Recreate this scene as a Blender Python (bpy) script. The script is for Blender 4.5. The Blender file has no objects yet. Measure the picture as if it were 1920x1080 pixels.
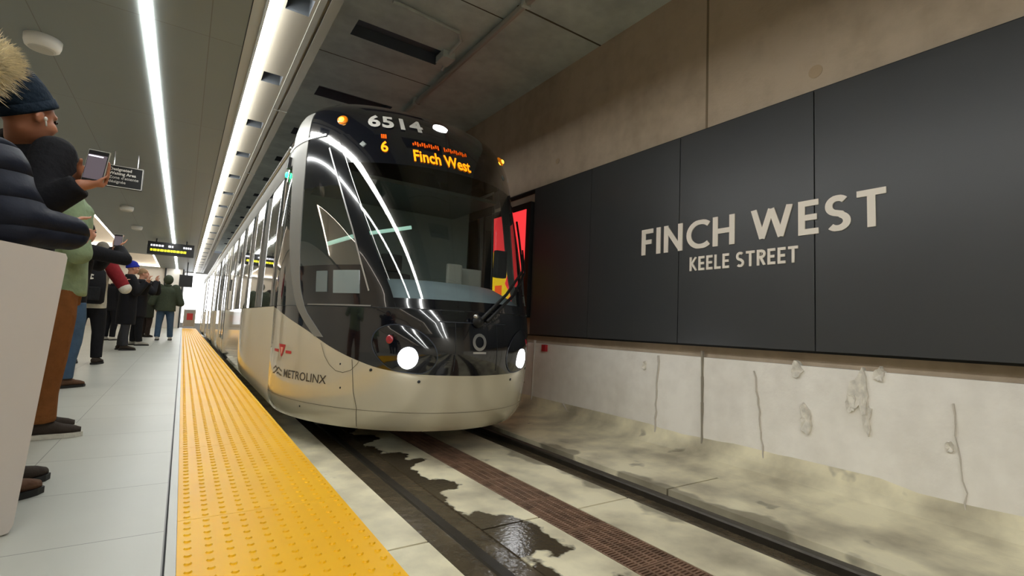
import bpy, bmesh, math, random
from mathutils import Vector, Matrix, Euler, noise
random.seed(7)
PI = math.pi
SC = bpy.context.scene
COL = SC.collection

# ------------------------------------------------------------------ camera, world, exposure
F_PX, YAW, PITCH, ROLL = 921.97, math.radians(33.625), math.radians(4.635), math.radians(2.516)
CAM_Z = 1.14
fw = Vector((math.sin(YAW)*math.cos(PITCH), math.cos(YAW)*math.cos(PITCH), math.sin(PITCH)))
rt = Vector((math.cos(YAW), -math.sin(YAW), 0)); up = rt.cross(fw)
r2 = rt*math.cos(ROLL) + up*math.sin(ROLL); u2 = up*math.cos(ROLL) - rt*math.sin(ROLL)
cam_d = bpy.data.cameras.new('camera'); cam = bpy.data.objects.new('camera', cam_d); COL.objects.link(cam)
cam_d.sensor_width = 36.0; cam_d.lens = F_PX/1920*36.0; cam_d.clip_start = .02; cam_d.clip_end = 200
cam.matrix_world = Matrix(((r2.x, u2.x, -fw.x, 0), (r2.y, u2.y, -fw.y, 0), (r2.z, u2.z, -fw.z, CAM_Z), (0, 0, 0, 1)))
SC.camera = cam
world = bpy.data.worlds.new('world'); SC.world = world; world.use_nodes = True
world.node_tree.nodes['Background'].inputs[0].default_value = (.75, .82, .9, 1)
world.node_tree.nodes['Background'].inputs[1].default_value = .25
SC.view_settings.view_transform = 'Standard'; SC.view_settings.look = 'None'
SC.view_settings.exposure = -0.12; SC.view_settings.gamma = 1.0; SC.view_settings.use_curve_mapping = False
STRIP_POWER = 30.0

# ------------------------------------------------------------------ materials
def lin(c):
    return tuple(((v/255)/12.92 if v/255 <= .04045 else ((v/255+.055)/1.055)**2.4) for v in c) + (1,)
def new_mat(name):
    m = bpy.data.materials.new(name); m.use_nodes = True
    return m, m.node_tree, m.node_tree.nodes['Principled BSDF']
def mat(name, rgb, rough=.5, metal=0, spec=.5, var=.0, scale=8, bump=0, bscale=60, coat=0, coat_rough=.05, sheen=0):
    m, nt, b = new_mat(name)
    c = lin(rgb)
    b.inputs['Base Color'].default_value = c; b.inputs['Roughness'].default_value = rough
    b.inputs['Metallic'].default_value = metal; b.inputs['Specular IOR Level'].default_value = spec
    b.inputs['Coat Weight'].default_value = coat; b.inputs['Coat Roughness'].default_value = coat_rough
    if sheen: b.inputs['Sheen Weight'].default_value = sheen
    tc = nt.nodes.new('ShaderNodeTexCoord')
    if var:
        n = nt.nodes.new('ShaderNodeTexNoise'); n.inputs['Scale'].default_value = scale; n.inputs['Detail'].default_value = 6
        nt.links.new(tc.outputs['Object'], n.inputs['Vector'])
        r = nt.nodes.new('ShaderNodeValToRGB')
        r.color_ramp.elements[0].position = .3; r.color_ramp.elements[1].position = .72
        r.color_ramp.elements[0].color = tuple(v*(1-var) for v in c[:3])+(1,)
        r.color_ramp.elements[1].color = tuple(min(1, v*(1+var)) for v in c[:3])+(1,)
        nt.links.new(n.outputs['Fac'], r.inputs['Fac']); nt.links.new(r.outputs['Color'], b.inputs['Base Color'])
    if bump:
        n2 = nt.nodes.new('ShaderNodeTexNoise'); n2.inputs['Scale'].default_value = bscale; n2.inputs['Detail'].default_value = 4
        nt.links.new(tc.outputs['Object'], n2.inputs['Vector'])
        bp = nt.nodes.new('ShaderNodeBump'); bp.inputs['Strength'].default_value = bump; bp.inputs['Distance'].default_value = .02
        nt.links.new(n2.outputs['Fac'], bp.inputs['Height']); nt.links.new(bp.outputs['Normal'], b.inputs['Normal'])
    return m
def emis(name, rgb, power):
    m, nt, b = new_mat(name)
    b.inputs['Base Color'].default_value = lin(rgb); b.inputs['Emission Color'].default_value = lin(rgb)
    b.inputs['Emission Strength'].default_value = power; b.inputs['Roughness'].default_value = .4
    return m
def glass(name, tint, base=.08, wave=0.0):
    """thin pane: tinted see-through sheet under a mirror-like fresnel reflection"""
    m = bpy.data.materials.new(name); m.use_nodes = True; nt = m.node_tree; nt.nodes.clear()
    out = nt.nodes.new('ShaderNodeOutputMaterial'); mix = nt.nodes.new('ShaderNodeMixShader')
    tr = nt.nodes.new('ShaderNodeBsdfTransparent'); tr.inputs[0].default_value = tint+(1,)
    gl = nt.nodes.new('ShaderNodeBsdfGlossy'); gl.inputs['Roughness'].default_value = .012
    lw = nt.nodes.new('ShaderNodeLayerWeight'); lw.inputs['Blend'].default_value = .5
    pw = nt.nodes.new('ShaderNodeMath'); pw.operation = 'POWER'; pw.inputs[1].default_value = 4.2; nt.links.new(lw.outputs['Facing'], pw.inputs[0])
    fr = nt.nodes.new('ShaderNodeMath'); fr.operation = 'MULTIPLY_ADD'; fr.inputs[1].default_value = .98-base; fr.inputs[2].default_value = base; nt.links.new(pw.outputs[0], fr.inputs[0])
    nt.links.new(fr.outputs[0], mix.inputs[0]); nt.links.new(tr.outputs[0], mix.inputs[1]); nt.links.new(gl.outputs[0], mix.inputs[2])
    nt.links.new(mix.outputs[0], out.inputs['Surface'])
    if wave:
        tc = nt.nodes.new('ShaderNodeTexCoord'); n = nt.nodes.new('ShaderNodeTexNoise'); n.inputs['Scale'].default_value = 1.6
        n.inputs['Detail'].default_value = 0
        bp = nt.nodes.new('ShaderNodeBump'); bp.inputs['Strength'].default_value = wave; bp.inputs['Distance'].default_value = .05
        nt.links.new(tc.outputs['Object'], n.inputs['Vector']); nt.links.new(n.outputs['Fac'], bp.inputs['Height'])
        nt.links.new(bp.outputs['Normal'], gl.inputs['Normal'])
    return m

def wall_material(name, base, stain, rough, low=False):
    """cast concrete: blotches, faint vertical streaks, fine pitting"""
    m, nt, b = new_mat(name); N = nt.nodes; L = nt.links
    tc = N.new('ShaderNodeTexCoord'); mp = N.new('ShaderNodeMapping'); mp.inputs['Scale'].default_value = (1, 1.6, .35)
    L.new(tc.outputs['Object'], mp.inputs[0])
    n1 = N.new('ShaderNodeTexNoise'); n1.inputs['Scale'].default_value = 1.1; n1.inputs['Detail'].default_value = 8; L.new(mp.outputs[0], n1.inputs['Vector'])
    n2 = N.new('ShaderNodeTexNoise'); n2.inputs['Scale'].default_value = 7; n2.inputs['Detail'].default_value = 8; L.new(tc.outputs['Object'], n2.inputs['Vector'])
    ad = N.new('ShaderNodeMix'); ad.data_type = 'FLOAT'; ad.inputs[0].default_value = .35
    L.new(n1.outputs['Fac'], ad.inputs[2]); L.new(n2.outputs['Fac'], ad.inputs[3])
    r = N.new('ShaderNodeValToRGB'); r.color_ramp.elements[0].position = .34; r.color_ramp.elements[1].position = .58
    r.color_ramp.elements[0].color = lin(stain); r.color_ramp.elements[1].color = lin(base)
    L.new(ad.outputs[0], r.inputs[0]); L.new(r.outputs[0], b.inputs['Base Color'])
    n3 = N.new('ShaderNodeTexNoise'); n3.inputs['Scale'].default_value = 35; n3.inputs['Detail'].default_value = 6; L.new(tc.outputs['Object'], n3.inputs['Vector'])
    bp = N.new('ShaderNodeBump'); bp.inputs['Strength'].default_value = .25; bp.inputs['Distance'].default_value = .01
    L.new(n3.outputs['Fac'], bp.inputs['Height']); L.new(bp.outputs[0], b.inputs['Normal'])
    b.inputs['Roughness'].default_value = rough; b.inputs['Specular IOR Level'].default_value = .3
    return m

def slab_material():
    """track slab concrete with a wet, dirty band spilling out of the left rail slot and scattered damp patches"""
    m, nt, b = new_mat('track_concrete'); N = nt.nodes; L = nt.links
    def math_(op, a, c, clamp=False):
        q = N.new('ShaderNodeMath'); q.operation = op; q.use_clamp = clamp
        for i, v in enumerate((a, c)):
            if isinstance(v, (int, float)): q.inputs[i].default_value = v
            else: L.new(v, q.inputs[i])
        return q.outputs[0]
    def nz(scale, detail=6, stretch=(1, 1, 1)):
        mp = N.new('ShaderNodeMapping'); mp.inputs['Scale'].default_value = stretch; L.new(tc.outputs['Object'], mp.inputs[0])
        n = N.new('ShaderNodeTexNoise'); n.inputs['Scale'].default_value = scale; n.inputs['Detail'].default_value = detail
        L.new(mp.outputs[0], n.inputs['Vector']); return n.outputs['Fac']
    tc = N.new('ShaderNodeTexCoord'); sp = N.new('ShaderNodeSeparateXYZ'); L.new(tc.outputs['Object'], sp.inputs[0])
    x, y = sp.outputs[0], sp.outputs[1]
    r = N.new('ShaderNodeValToRGB'); L.new(nz(2.2, 9), r.inputs[0])
    r.color_ramp.elements[0].position = .30; r.color_ramp.elements[0].color = lin((170, 161, 138))
    r.color_ramp.elements[1].position = .62; r.color_ramp.elements[1].color = lin((244, 235, 203))
    # wet band: distance from slot centre minus ragged width
    d = math_('ABSOLUTE', math_('SUBTRACT', x, 1.40), 0)
    ragged = math_('MULTIPLY', math_('SUBTRACT', nz(1.9, 5, (1, 1, 1)), .40), 1.35)
    width = math_('ADD', ragged, .12)
    wet = math_('MULTIPLY', math_('SUBTRACT', width, d), 28, True)
    right_only = math_('MULTIPLY', math_('SUBTRACT', x, 1.30), 40, True)
    wet = math_('MULTIPLY', wet, right_only)
    d2 = math_('ABSOLUTE', math_('SUBTRACT', x, 2.88), 0)
    w2 = math_('ADD', math_('MULTIPLY', math_('SUBTRACT', nz(1.5, 4), .46), .9), .22)
    wet2 = math_('MULTIPLY', math_('SUBTRACT', w2, d2), 22, True)
    spots = math_('MULTIPLY', math_('SUBTRACT', nz(3.4, 3), .665), 16, True)
    spots = math_('MULTIPLY', spots, .5)
    tot = math_('MAXIMUM', math_('MAXIMUM', wet, math_('MULTIPLY', wet2, .6)), spots)
    mx = N.new('ShaderNodeMix'); mx.data_type = 'RGBA'; L.new(tot, mx.inputs[0]); L.new(r.outputs[0], mx.inputs[6])
    mx.inputs[7].default_value = lin((78, 69, 54)); L.new(mx.outputs[2], b.inputs['Base Color'])
    rg = N.new('ShaderNodeMapRange'); L.new(wet, rg.inputs[0]); rg.inputs[3].default_value = .55; rg.inputs[4].default_value = .16
    L.new(rg.outputs[0], b.inputs['Roughness'])
    bp = N.new('ShaderNodeBump'); bp.inputs['Strength'].default_value = .2; bp.inputs['Distance'].default_value = .01
    L.new(nz(40, 5), bp.inputs['Height']); L.new(bp.outputs[0], b.inputs['Normal'])
    return m

M = dict(
    strip=emis('strip_light_diffuser', (250, 252, 250), STRIP_POWER),
    platform=None, yellow=mat('tactile_yellow', (255, 190, 0), .42, var=.05, scale=3, spec=.35),
    concrete_up=wall_material('upper_concrete', (190, 172, 150), (168, 151, 130), .8),
    concrete_low=wall_material('lower_concrete', (250, 245, 236), (234, 228, 218), .7),
    soffit=wall_material('soffit_concrete', (206, 214, 208), (180, 188, 184), .8),
    slab=slab_material(),
    ceiling=mat('ceiling_panel_grey', (150, 148, 141), .55, var=.03, scale=2),
    channel=mat('white_channel', (206, 206, 202), .5),
    dark=mat('recess_dark', (40, 44, 48), .7), black=mat('matte_black', (18, 18, 19), .6),
    panel=mat('charcoal_panel', (60, 61, 62), .38, spec=.4, var=.04, scale=1.5),
    letter=mat('cream_lettering', (236, 226, 212), .5),
    seam=mat('joint_shadow_gap', (150, 142, 128), .9),
    rail=mat('rail_steel', (62, 57, 49), .42, metal=.5, var=.2, scale=12),
    rubber=mat('slot_filler', (34, 30, 25), .55, var=.3, scale=9, bump=.5, bscale=25),
    rust=mat('rusty_grate', (140, 110, 90), .6, metal=.3, var=.35, scale=9),
    white_train=mat('train_white', (202, 194, 172), .2, coat=1.0, spec=.5),
    black_train=mat('train_black_gloss', (14, 16, 22), .12, coat=1.0, coat_rough=.02),
    grey_train=mat('train_grey_band', (128, 126, 121), .45, metal=.1, spec=.4),
    silver=mat('brushed_silver', (190, 190, 188), .28, metal=.9),
    wall=mat('station_wall_white', (228, 222, 212), .5, var=.02),
    white=mat('white_plastic', (226, 223, 215), .4),
    skin_tan=mat('skin_tan', (176, 116, 86), .5, var=.06, scale=14), skin=mat('skin_light', (206, 150, 124), .5, var=.06, scale=14),
)

# ------------------------------------------------------------------ mesh helpers
def link(name, me, m=None, parent=None, smooth=False):
    o = bpy.data.objects.new(name, me); COL.objects.link(o)
    if m is not None:
        for k in (m if isinstance(m, (list, tuple)) else [m]): me.materials.append(k)
    if parent is not None: o.parent = parent
    if smooth:
        for p in me.polygons: p.use_smooth = True
    return o
def obj(name, bm, m=None, parent=None, smooth=False, recalc=True):
    me = bpy.data.meshes.new(name)
    if recalc: bmesh.ops.recalc_face_normals(bm, faces=bm.faces)
    bm.to_mesh(me); bm.free()
    return link(name, me, m, parent, smooth)
def thing(name, label, cat, loc=(0, 0, 0), rz=0, group=None):
    o = bpy.data.objects.new(name, None); COL.objects.link(o); o.location = loc; o.rotation_euler = (0, 0, rz)
    o.empty_display_size = .1
    o['label'] = label; o['category'] = cat
    if group: o['group'] = group
    return o
def tag(o, label, cat, group=None):
    o['label'] = label; o['category'] = cat
    if group: o['group'] = group
    return o
def struct(o):
    o['kind'] = 'structure'; return o
def box(bm, x0, x1, y0, y1, z0, z1, bevel=0):
    vs = [bm.verts.new(p) for p in ((x0, y0, z0), (x1, y0, z0), (x1, y1, z0), (x0, y1, z0), (x0, y0, z1), (x1, y0, z1), (x1, y1, z1), (x0, y1, z1))]
    fs = [bm.faces.new([vs[i] for i in f]) for f in ((0, 3, 2, 1), (4, 5, 6, 7), (0, 1, 5, 4), (1, 2, 6, 5), (2, 3, 7, 6), (3, 0, 4, 7))]
    if bevel:
        es = set(e for f in fs for e in f.edges)
        bmesh.ops.bevel(bm, geom=list(es), offset=bevel, segments=2, affect='EDGES', profile=.7)
def quad(bm, *ps):
    return bm.faces.new([bm.verts.new(p) for p in ps])
def boxobj(name, m, parent, x0, x1, y0, y1, z0, z1, bevel=0):
    bm = bmesh.new(); box(bm, x0, x1, y0, y1, z0, z1, bevel); return obj(name, bm, m, parent)
def tube(bm, pts, rad, seg=10, cap=True):
    pts = [Vector(p) for p in pts]
    rads = rad if isinstance(rad, (list, tuple)) else [rad]*len(pts)
    rings = []; n = len(pts); ref = None
    for i, p in enumerate(pts):
        d = (pts[min(i+1, n-1)] - pts[max(i-1, 0)]).normalized()
        if ref is None: ref = d.orthogonal().normalized()
        a = (ref - d*ref.dot(d)).normalized(); ref = a; b = d.cross(a)
        rings.append([bm.verts.new(p + (a*math.cos(2*PI*k/seg) + b*math.sin(2*PI*k/seg))*rads[i]) for k in range(seg)])
    for i in range(n-1):
        for k in range(seg):
            bm.faces.new((rings[i][k], rings[i][(k+1) % seg], rings[i+1][(k+1) % seg], rings[i+1][k]))
    if cap:
        bm.faces.new(rings[0][::-1]); bm.faces.new(rings[-1])
def cyl(bm, c, r, h, seg=24, axis='z', r_top=None):
    d = {'x': Vector((1, 0, 0)), 'y': Vector((0, 1, 0)), 'z': Vector((0, 0, 1))}[axis]
    c = Vector(c); tube(bm, [c, c+d*h], [r, r if r_top is None else r_top], seg)
def sphere(bm, c, r, seg=14, rings=10, rot=None):
    """ellipsoid"""
    rr = (r, r, r) if isinstance(r, (int, float)) else r
    mtx = Matrix.Translation(Vector(c)) @ (rot.to_4x4() if rot is not None else Matrix.Identity(4)) @ Matrix.Diagonal((rr[0], rr[1], rr[2], 1))
    bmesh.ops.create_uvsphere(bm, u_segments=seg, v_segments=rings, radius=1, matrix=mtx)
def evaluated_mesh(o):
    dg = bpy.context.evaluated_depsgraph_get(); dg.update()
    return bpy.data.meshes.new_from_object(o.evaluated_get(dg))
def remeshed(name, bm, voxel, m, parent, smooth_iter=5, factor=.5):
    """fuse overlapping volumes into one continuous skin"""
    bmesh.ops.recalc_face_normals(bm, faces=bm.faces)
    me = bpy.data.meshes.new('tmp'); bm.to_mesh(me); bm.free()
    o = bpy.data.objects.new('tmp', me); COL.objects.link(o)
    md = o.modifiers.new('r', 'REMESH'); md.mode = 'VOXEL'; md.voxel_size = voxel
    if smooth_iter:
        s = o.modifiers.new('s', 'SMOOTH'); s.factor = factor; s.iterations = smooth_iter
    me2 = evaluated_mesh(o); bpy.data.objects.remove(o); bpy.data.meshes.remove(me)
    me2.name = name; me2.materials.clear()
    return link(name, me2, m, parent, True)
def text_mesh(s, size, bold=0.0, depth=0.0, align='LEFT', spacing=1.0):
    c = bpy.data.curves.new('t', 'FONT'); c.body = s; c.size = size; c.offset = bold; c.extrude = depth
    c.align_x = align; c.space_character = spacing; c.resolution_u = 3
    o = bpy.data.objects.new('t', c); COL.objects.link(o)
    me = evaluated_mesh(o); bpy.data.objects.remove(o); bpy.data.curves.remove(c); me.materials.clear()
    return me
def dup(root, loc, rz=None, label=None, group=None):
    r = root.copy(); COL.objects.link(r); r.location = loc
    if rz is not None: r.rotation_euler = (0, 0, rz)
    if label: r['label'] = label
    if group: r['group'] = group
    for ch in list(root.children):
        c = ch.copy(); COL.objects.link(c); c.parent = r
        for g in ch.children:
            d = g.copy(); COL.objects.link(d); d.parent = c
    return r
def plate_with_holes(bm, x0, x1, y0, y1, z, holes, depth, up_sign=1):
    """horizontal sheet at z with recesses (x0,x1,y0,y1) sunk upwards by depth"""
    xs = sorted(set([x0, x1] + [h[i] for h in holes for i in (0, 1)])); ys = sorted(set([y0, y1] + [h[i] for h in holes for i in (2, 3)]))
    V = {}
    def v(x, y, zz):
        k = (round(x, 4), round(y, 4), round(zz, 4))
        if k not in V: V[k] = bm.verts.new((x, y, zz))
        return V[k]
    for i in range(len(xs)-1):
        for j in range(len(ys)-1):
            cx, cy = (xs[i]+xs[i+1])/2, (ys[j]+ys[j+1])/2
            if any(h[0] < cx < h[1] and h[2] < cy < h[3] for h in holes): continue
            bm.faces.new((v(xs[i], ys[j], z), v(xs[i], ys[j+1], z), v(xs[i+1], ys[j+1], z), v(xs[i+1], ys[j], z)))
    mi = []
    for a, b, c, d in holes:
        t = z+depth
        for p in (((a, c, z), (b, c, z), (b, c, t), (a, c, t)), ((b, d, z), (a, d, z), (a, d, t), (b, d, t)),
                  ((a, d, z), (a, c, z), (a, c, t), (a, d, t)), ((b, c, z), (b, d, z), (b, d, t), (b, c, t)),
                  ((a, c, t), (b, c, t), (b, d, t), (a, d, t))):
            mi.append(bm.faces.new([bm.verts.new(q) for q in p]))
    for f in mi: f.material_index = 1

# ------------------------------------------------------------------ the setting
PZ = .35                       # platform top
WX = 4.20                      # tunnel wall
CZ = 3.49                      # platform ceiling
TZ = 4.82                      # tunnel ceiling
EDGE = .655                    # platform edge
Y0, Y1 = -7.0, 33.0

# platform floor: large pale tiles with fine joints
m, nt, b = new_mat('platform_tile'); N = nt.nodes; L = nt.links
tc = N.new('ShaderNodeTexCoord'); br = N.new('ShaderNodeTexBrick'); mp = N.new('ShaderNodeMapping')
mp.inputs['Location'].default_value = (-.01, -.98, 0); L.new(tc.outputs['Object'], mp.inputs[0]); L.new(mp.outputs[0], br.inputs['Vector'])
br.offset = 0; br.inputs['Scale'].default_value = 1; br.inputs['Brick Width'].default_value = .56; br.inputs['Row Height'].default_value = .62
br.inputs['Mortar Size'].default_value = .0022; br.inputs['Color1'].default_value = lin((186, 187, 178)); br.inputs['Color2'].default_value = lin((182, 183, 174))
br.inputs['Mortar'].default_value = lin((122, 122, 117))
n = N.new('ShaderNodeTexNoise'); n.inputs['Scale'].default_value = 1.3; n.inputs['Detail'].default_value = 6; L.new(tc.outputs['Object'], n.inputs['Vector'])
mm = N.new('ShaderNodeMix'); mm.data_type = 'RGBA'; mm.blend_type = 'MULTIPLY'; mm.inputs[0].default_value = .25
rr = N.new('ShaderNodeValToRGB'); rr.color_ramp.elements[0].position = .35; rr.color_ramp.elements[0].color = (.72, .72, .7, 1); rr.color_ramp.elements[1].position = .6; rr.color_ramp.elements[1].color = (1, 1, 1, 1)
L.new(n.outputs['Fac'], rr.inputs[0]); L.new(br.outputs['Color'], mm.inputs[6]); L.new(rr.outputs[0], mm.inputs[7]); L.new(mm.outputs[2], b.inputs['Base Color'])
b.inputs['Roughness'].default_value = .36; b.inputs['Specular IOR Level'].default_value = .4
M['platform'] = m
bm = bmesh.new(); box(bm, -4.6, .012, Y0, Y1, -.4, PZ); struct(obj('floor', bm, M['platform']))
bm = bmesh.new(); box(bm, .040, EDGE-.004, Y0, Y1, -.4, PZ-.03); struct(obj('platform_edge_wall', bm, M['soffit']))  # edge wall of the platform, under the tactile strip
bm = bmesh.new(); box(bm, .018, .047, Y0, Y1, .2, PZ+.001); o = obj('trim_1', bm, mat('edge_trim_steel', (150, 150, 142), .35, metal=.4)); struct(o)
bm = bmesh.new(); box(bm, .012, .018, Y0, Y1, .2, PZ-.02); struct(obj('trim_2', bm, M['black']))

# yellow tactile strip, truncated domes in rows, joints between plates
bm = bmesh.new(); PL = 1.22; PITCHD = .061
y = -2.0+.63
while y < 30.5:
    box(bm, .048, EDGE, y+.001, y+PL-.001, PZ-.03, PZ+.004)
    for i in range(10):
        for j in range(20):
            cx, cy = .078+i*PITCHD, y+.03+j*PITCHD
            if cy < .2: continue
            big = cy < 9
            S_ = 8 if big else 5
            lo = [bm.verts.new((cx+.0125*math.cos(2*PI*k/S_), cy+.0125*math.sin(2*PI*k/S_), PZ+.004)) for k in range(S_)]
            hi = [bm.verts.new((cx+.0085*math.cos(2*PI*k/S_), cy+.0085*math.sin(2*PI*k/S_), PZ+.0085)) for k in range(S_)]
            for k in range(S_): bm.faces.new((lo[k], lo[(k+1) % S_], hi[(k+1) % S_], hi[k]))
            bm.faces.new(hi)
    y += PL
tag(obj('tactile_strip', bm, M['yellow'], recalc=False), 'yellow tactile warning strip with raised domes along the platform edge', 'tactile paving')

# track slab with two rail slots and a drain trench
bm = bmesh.new()
SL = [(EDGE-.02, 1.17), (1.50, 1.90), (2.22, 2.67), (3.09, WX+.1)]
for a, c in SL:
    ys = [Y0, 2.45, 7.0, 11.6, 16.2, 20.8, 25.4, Y1]
    for j in range(len(ys)-1):
        z1 = 0.0
        box(bm, a, c, ys[j]+.008, ys[j+1]-.008, -.3, z1)
struct(obj('track_bed', bm, M['slab']))
bm = bmesh.new(); box(bm, EDGE, WX, Y0, Y1, -.5, -.17); struct(obj('track_bed_base', bm, M['rubber']))
bm = bmesh.new()
for a, c in ((1.17, 1.50), (2.67, 3.09)):
    d = -.006 if a < 2 else -.045
    box(bm, a, c, Y0, Y1, -.2, d)
fm = mat('wet_slot_filler', (82, 72, 56), .24, var=.3, scale=5, bump=.4, bscale=14)
struct(obj('rail_slot_filler', bm, fm))
# sloped concrete fillet at the foot of the wall
bm = bmesh.new()
prof = [(3.72, .001), (3.9, .012), (4.05, .04), (4.14, .10), (4.17, .2), (4.17, -.05), (3.72, -.05)]
for j, yy in enumerate((Y0, Y1)):
    vs = [bm.verts.new((x, yy, z)) for x, z in prof]
    if j: 
        for k in range(len(prof)): bm.faces.new((p0[k], p0[(k+1) % len(prof)], vs[(k+1) % len(prof)], vs[k]))
    p0 = vs
struct(obj('trim_3', bm, M['slab']))

for k, (cx, lab) in enumerate(((1.345, 'left steel running rail in the wet slot nearest the platform'), (2.93, 'right steel running rail nearest the concrete tunnel wall'))):
    bm = bmesh.new()
    prof = [(-.036, -.045), (-.036, -.006), (-.028, .004), (.028, .004), (.036, -.006), (.036, -.045)]
    v0 = [bm.verts.new((cx+x, Y0, z)) for x, z in prof]; v1 = [bm.verts.new((cx+x, Y1, z)) for x, z in prof]
    for i in range(6): bm.faces.new((v0[i], v0[(i+1) % 6], v1[(i+1) % 6], v1[i]))
    bm.faces.new(v0); bm.faces.new(v1)
    tag(obj('rail', bm, M['rail']), lab, 'rail')

# drain grates: frame, long bars, cross bars
def grate():
    t = thing('drain_grate', 'rusty slotted drain grate in the trench between the rails', 'grate', (0, 0, 0), 0, 'drain grates between the rails')
    bm = bmesh.new()
    for x in (1.905, 2.215-.012): box(bm, x, x+.012, .003, .497, -.04, -.001)
    for yy in (.003, .485): box(bm, 1.905, 2.215, yy, yy+.012, -.04, -.001)
    obj('frame', bm, M['rust'], t)
    bm = bmesh.new()
    for i in range(22):
        yy = .022+i*.0212
        box(bm, 1.915, 2.205, yy, yy+.0105, -.03, -.002)
    for x in (1.975, 2.03, 2.085, 2.14): box(bm, x, x+.014, .012, .488, -.03, -.001)
    obj('bars', bm, M['rust'], t)
    return t
g0 = grate(); g0.location = (0, .2, 0)
for i in range(1, 16): dup(g0, (0, .2+.5*i, 0))
# trench walls are the slab edges; dark trench floor is the base

# right wall: upper concrete, lower concrete, joints
bm = bmesh.new(); box(bm, WX, WX+.3, Y0, Y1, .94, TZ+.05); struct(obj('wall_right', bm, M['concrete_up']))
bm = bmesh.new()
nz_, ny_ = 16, 150
zs = [(-.1+i*(1.04/nz_)) for i in range(nz_+1)]
grid = []
for i, z in enumerate(zs):
    row = []
    for j in range(ny_+1):
        yy = Y0+(Y1-Y0)*j/ny_ if j else Y0
        d = .018*noise.noise(Vector((yy*1.3, z*2.2, 0)))+.008*noise.noise(Vector((yy*5, z*6, 3)))
        row.append(bm.verts.new((WX-.03+d, yy, z)))
    grid.append(row)
for i in range(nz_):
    for j in range(ny_): bm.faces.new((grid[i][j], grid[i+1][j], grid[i+1][j+1], grid[i][j+1]))
struct(obj('wall_right_base', bm, M['concrete_low'], smooth=True))
def ragged(bm, pts, w, x):
    """thin uneven crack or joint lying on the wall face: pts are (y, z)"""
    for k in range(len(pts)-1):
        (ya, za), (yb, zb) = pts[k], pts[k+1]
        wa, wb = w*random.uniform(.6, 1.3), w*random.uniform(.6, 1.3)
        d = Vector((yb-ya, zb-za)).normalized(); nx, nyv = -d.y, d.x
        q = [(x, ya+nx*wa, za+nyv*wa), (x, ya-nx*wa, za-nyv*wa), (x, yb-nx*wb, zb-nyv*wb), (x, yb+nx*wb, zb+nyv*wb)]
        q2 = [(p[0]+.03, p[1], p[2]) for p in q]
        f = [bm.verts.new(p) for p in q]; g = [bm.verts.new(p) for p in q2]
        bm.faces.new(f)
        for i in range(4): bm.faces.new((f[i], f[(i+1) % 4], g[(i+1) % 4], g[i]))
bm = bmesh.new()
def wob(y0, z0, y1, z1, n, a): return [(y0+(y1-y0)*i/n+random.uniform(-a, a), z0+(z1-z0)*i/n) for i in range(n+1)]
ragged(bm, wob(2.92, 1.0, 2.91, .03, 4, .001), .010, WX-.05)
struct(obj('wall_joint', bm, M['seam']))
bm = bmesh.new()
ragged(bm, wob(3.44, .92, 3.47, .05, 12, .008), .006, WX-.05)
ragged(bm, wob(2.40, .86, 2.31, .07, 14, .008), .004, WX-.048)
ragged(bm, [(4.95, .20), (4.85, .12), (4.6, .09), (4.2, .075), (3.75, .07)], .006, WX-.055)
ragged(bm, [(2.2, .08), (2.0, .06), (1.85, .09), (1.7, .08)], .004, WX-.06)
ragged(bm, wob(1.08, .78, 1.02, .1, 10, .012), .0035, WX-.05)
ragged(bm, wob(5.62, .98, 5.64, .1, 4, .002), .007, WX-.05)
ragged(bm, wob(7.6, .98, 7.6, .1, 4, .002), .007, WX-.05)
struct(obj('wall_crack', bm, mat('crack_grey', (204, 196, 184), .9)))
bm = bmesh.new()
for (yy, zz, sy, sz, s) in ((1.60, .76, .055, .16, 1), (1.66, .70, .035, .07, 2), (1.56, .62, .03, .1, 3), (1.98, .52, .05, .10, 4), (2.05, .9, .04, .06, 5), (1.48, .92, .03, .05, 6), (3.62, .80, .022, .05, 7), (1.1, .5, .02, .04, 8)):
    ring = []
    for k in range(14):
        a = 2*PI*k/14; q = 1+.7*noise.noise(Vector((math.cos(a)*1.5, math.sin(a)*1.5, s*9)))
        ring.append(bm.verts.new((WX-.056, yy+sy*q*math.cos(a), zz+sz*q*math.sin(a))))
    c = bm.verts.new((WX-.035, yy, zz))
    for k in range(14): bm.faces.new((ring[k], ring[(k+1) % 14], c))
    back = [bm.verts.new((WX, v.co.y, v.co.z)) for v in ring]
    for k in range(14): bm.faces.new((ring[k], back[k], back[(k+1) % 14], ring[(k+1) % 14]))
struct(obj('wall_patches', bm, mat('spalled_concrete', (226, 220, 208), .9, var=.2, scale=22)))
bm = bmesh.new()
for yy in (2.93, 8.9, 14.9, 20.9): box(bm, WX-.004, WX+.01, yy-.011, yy+.011, 3.2, TZ)
struct(obj('wall_joint_upper', bm, mat('upper_joint', (128, 112, 90), .9)))
bm = bmesh.new()
for (yy, zz, r) in ((1.91, 3.37, .055), (5.3, 3.5, .04), (1.62, 3.95, .02)): cyl(bm, (WX-.004, yy, zz), r, .01, 20, 'x')
struct(obj('wall_plugs', bm, mat('grout_plug', (178, 156, 128), .9)))
bm = bmesh.new(); box(bm, WX-.075, WX-.03, 5.33, 5.41, .84, .93, .004)
tag(obj('wall_marker', bm, mat('red_marker', (190, 40, 50), .5)), 'small red marker plate on the lower concrete wall beside the train headlight', 'marker')

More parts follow.
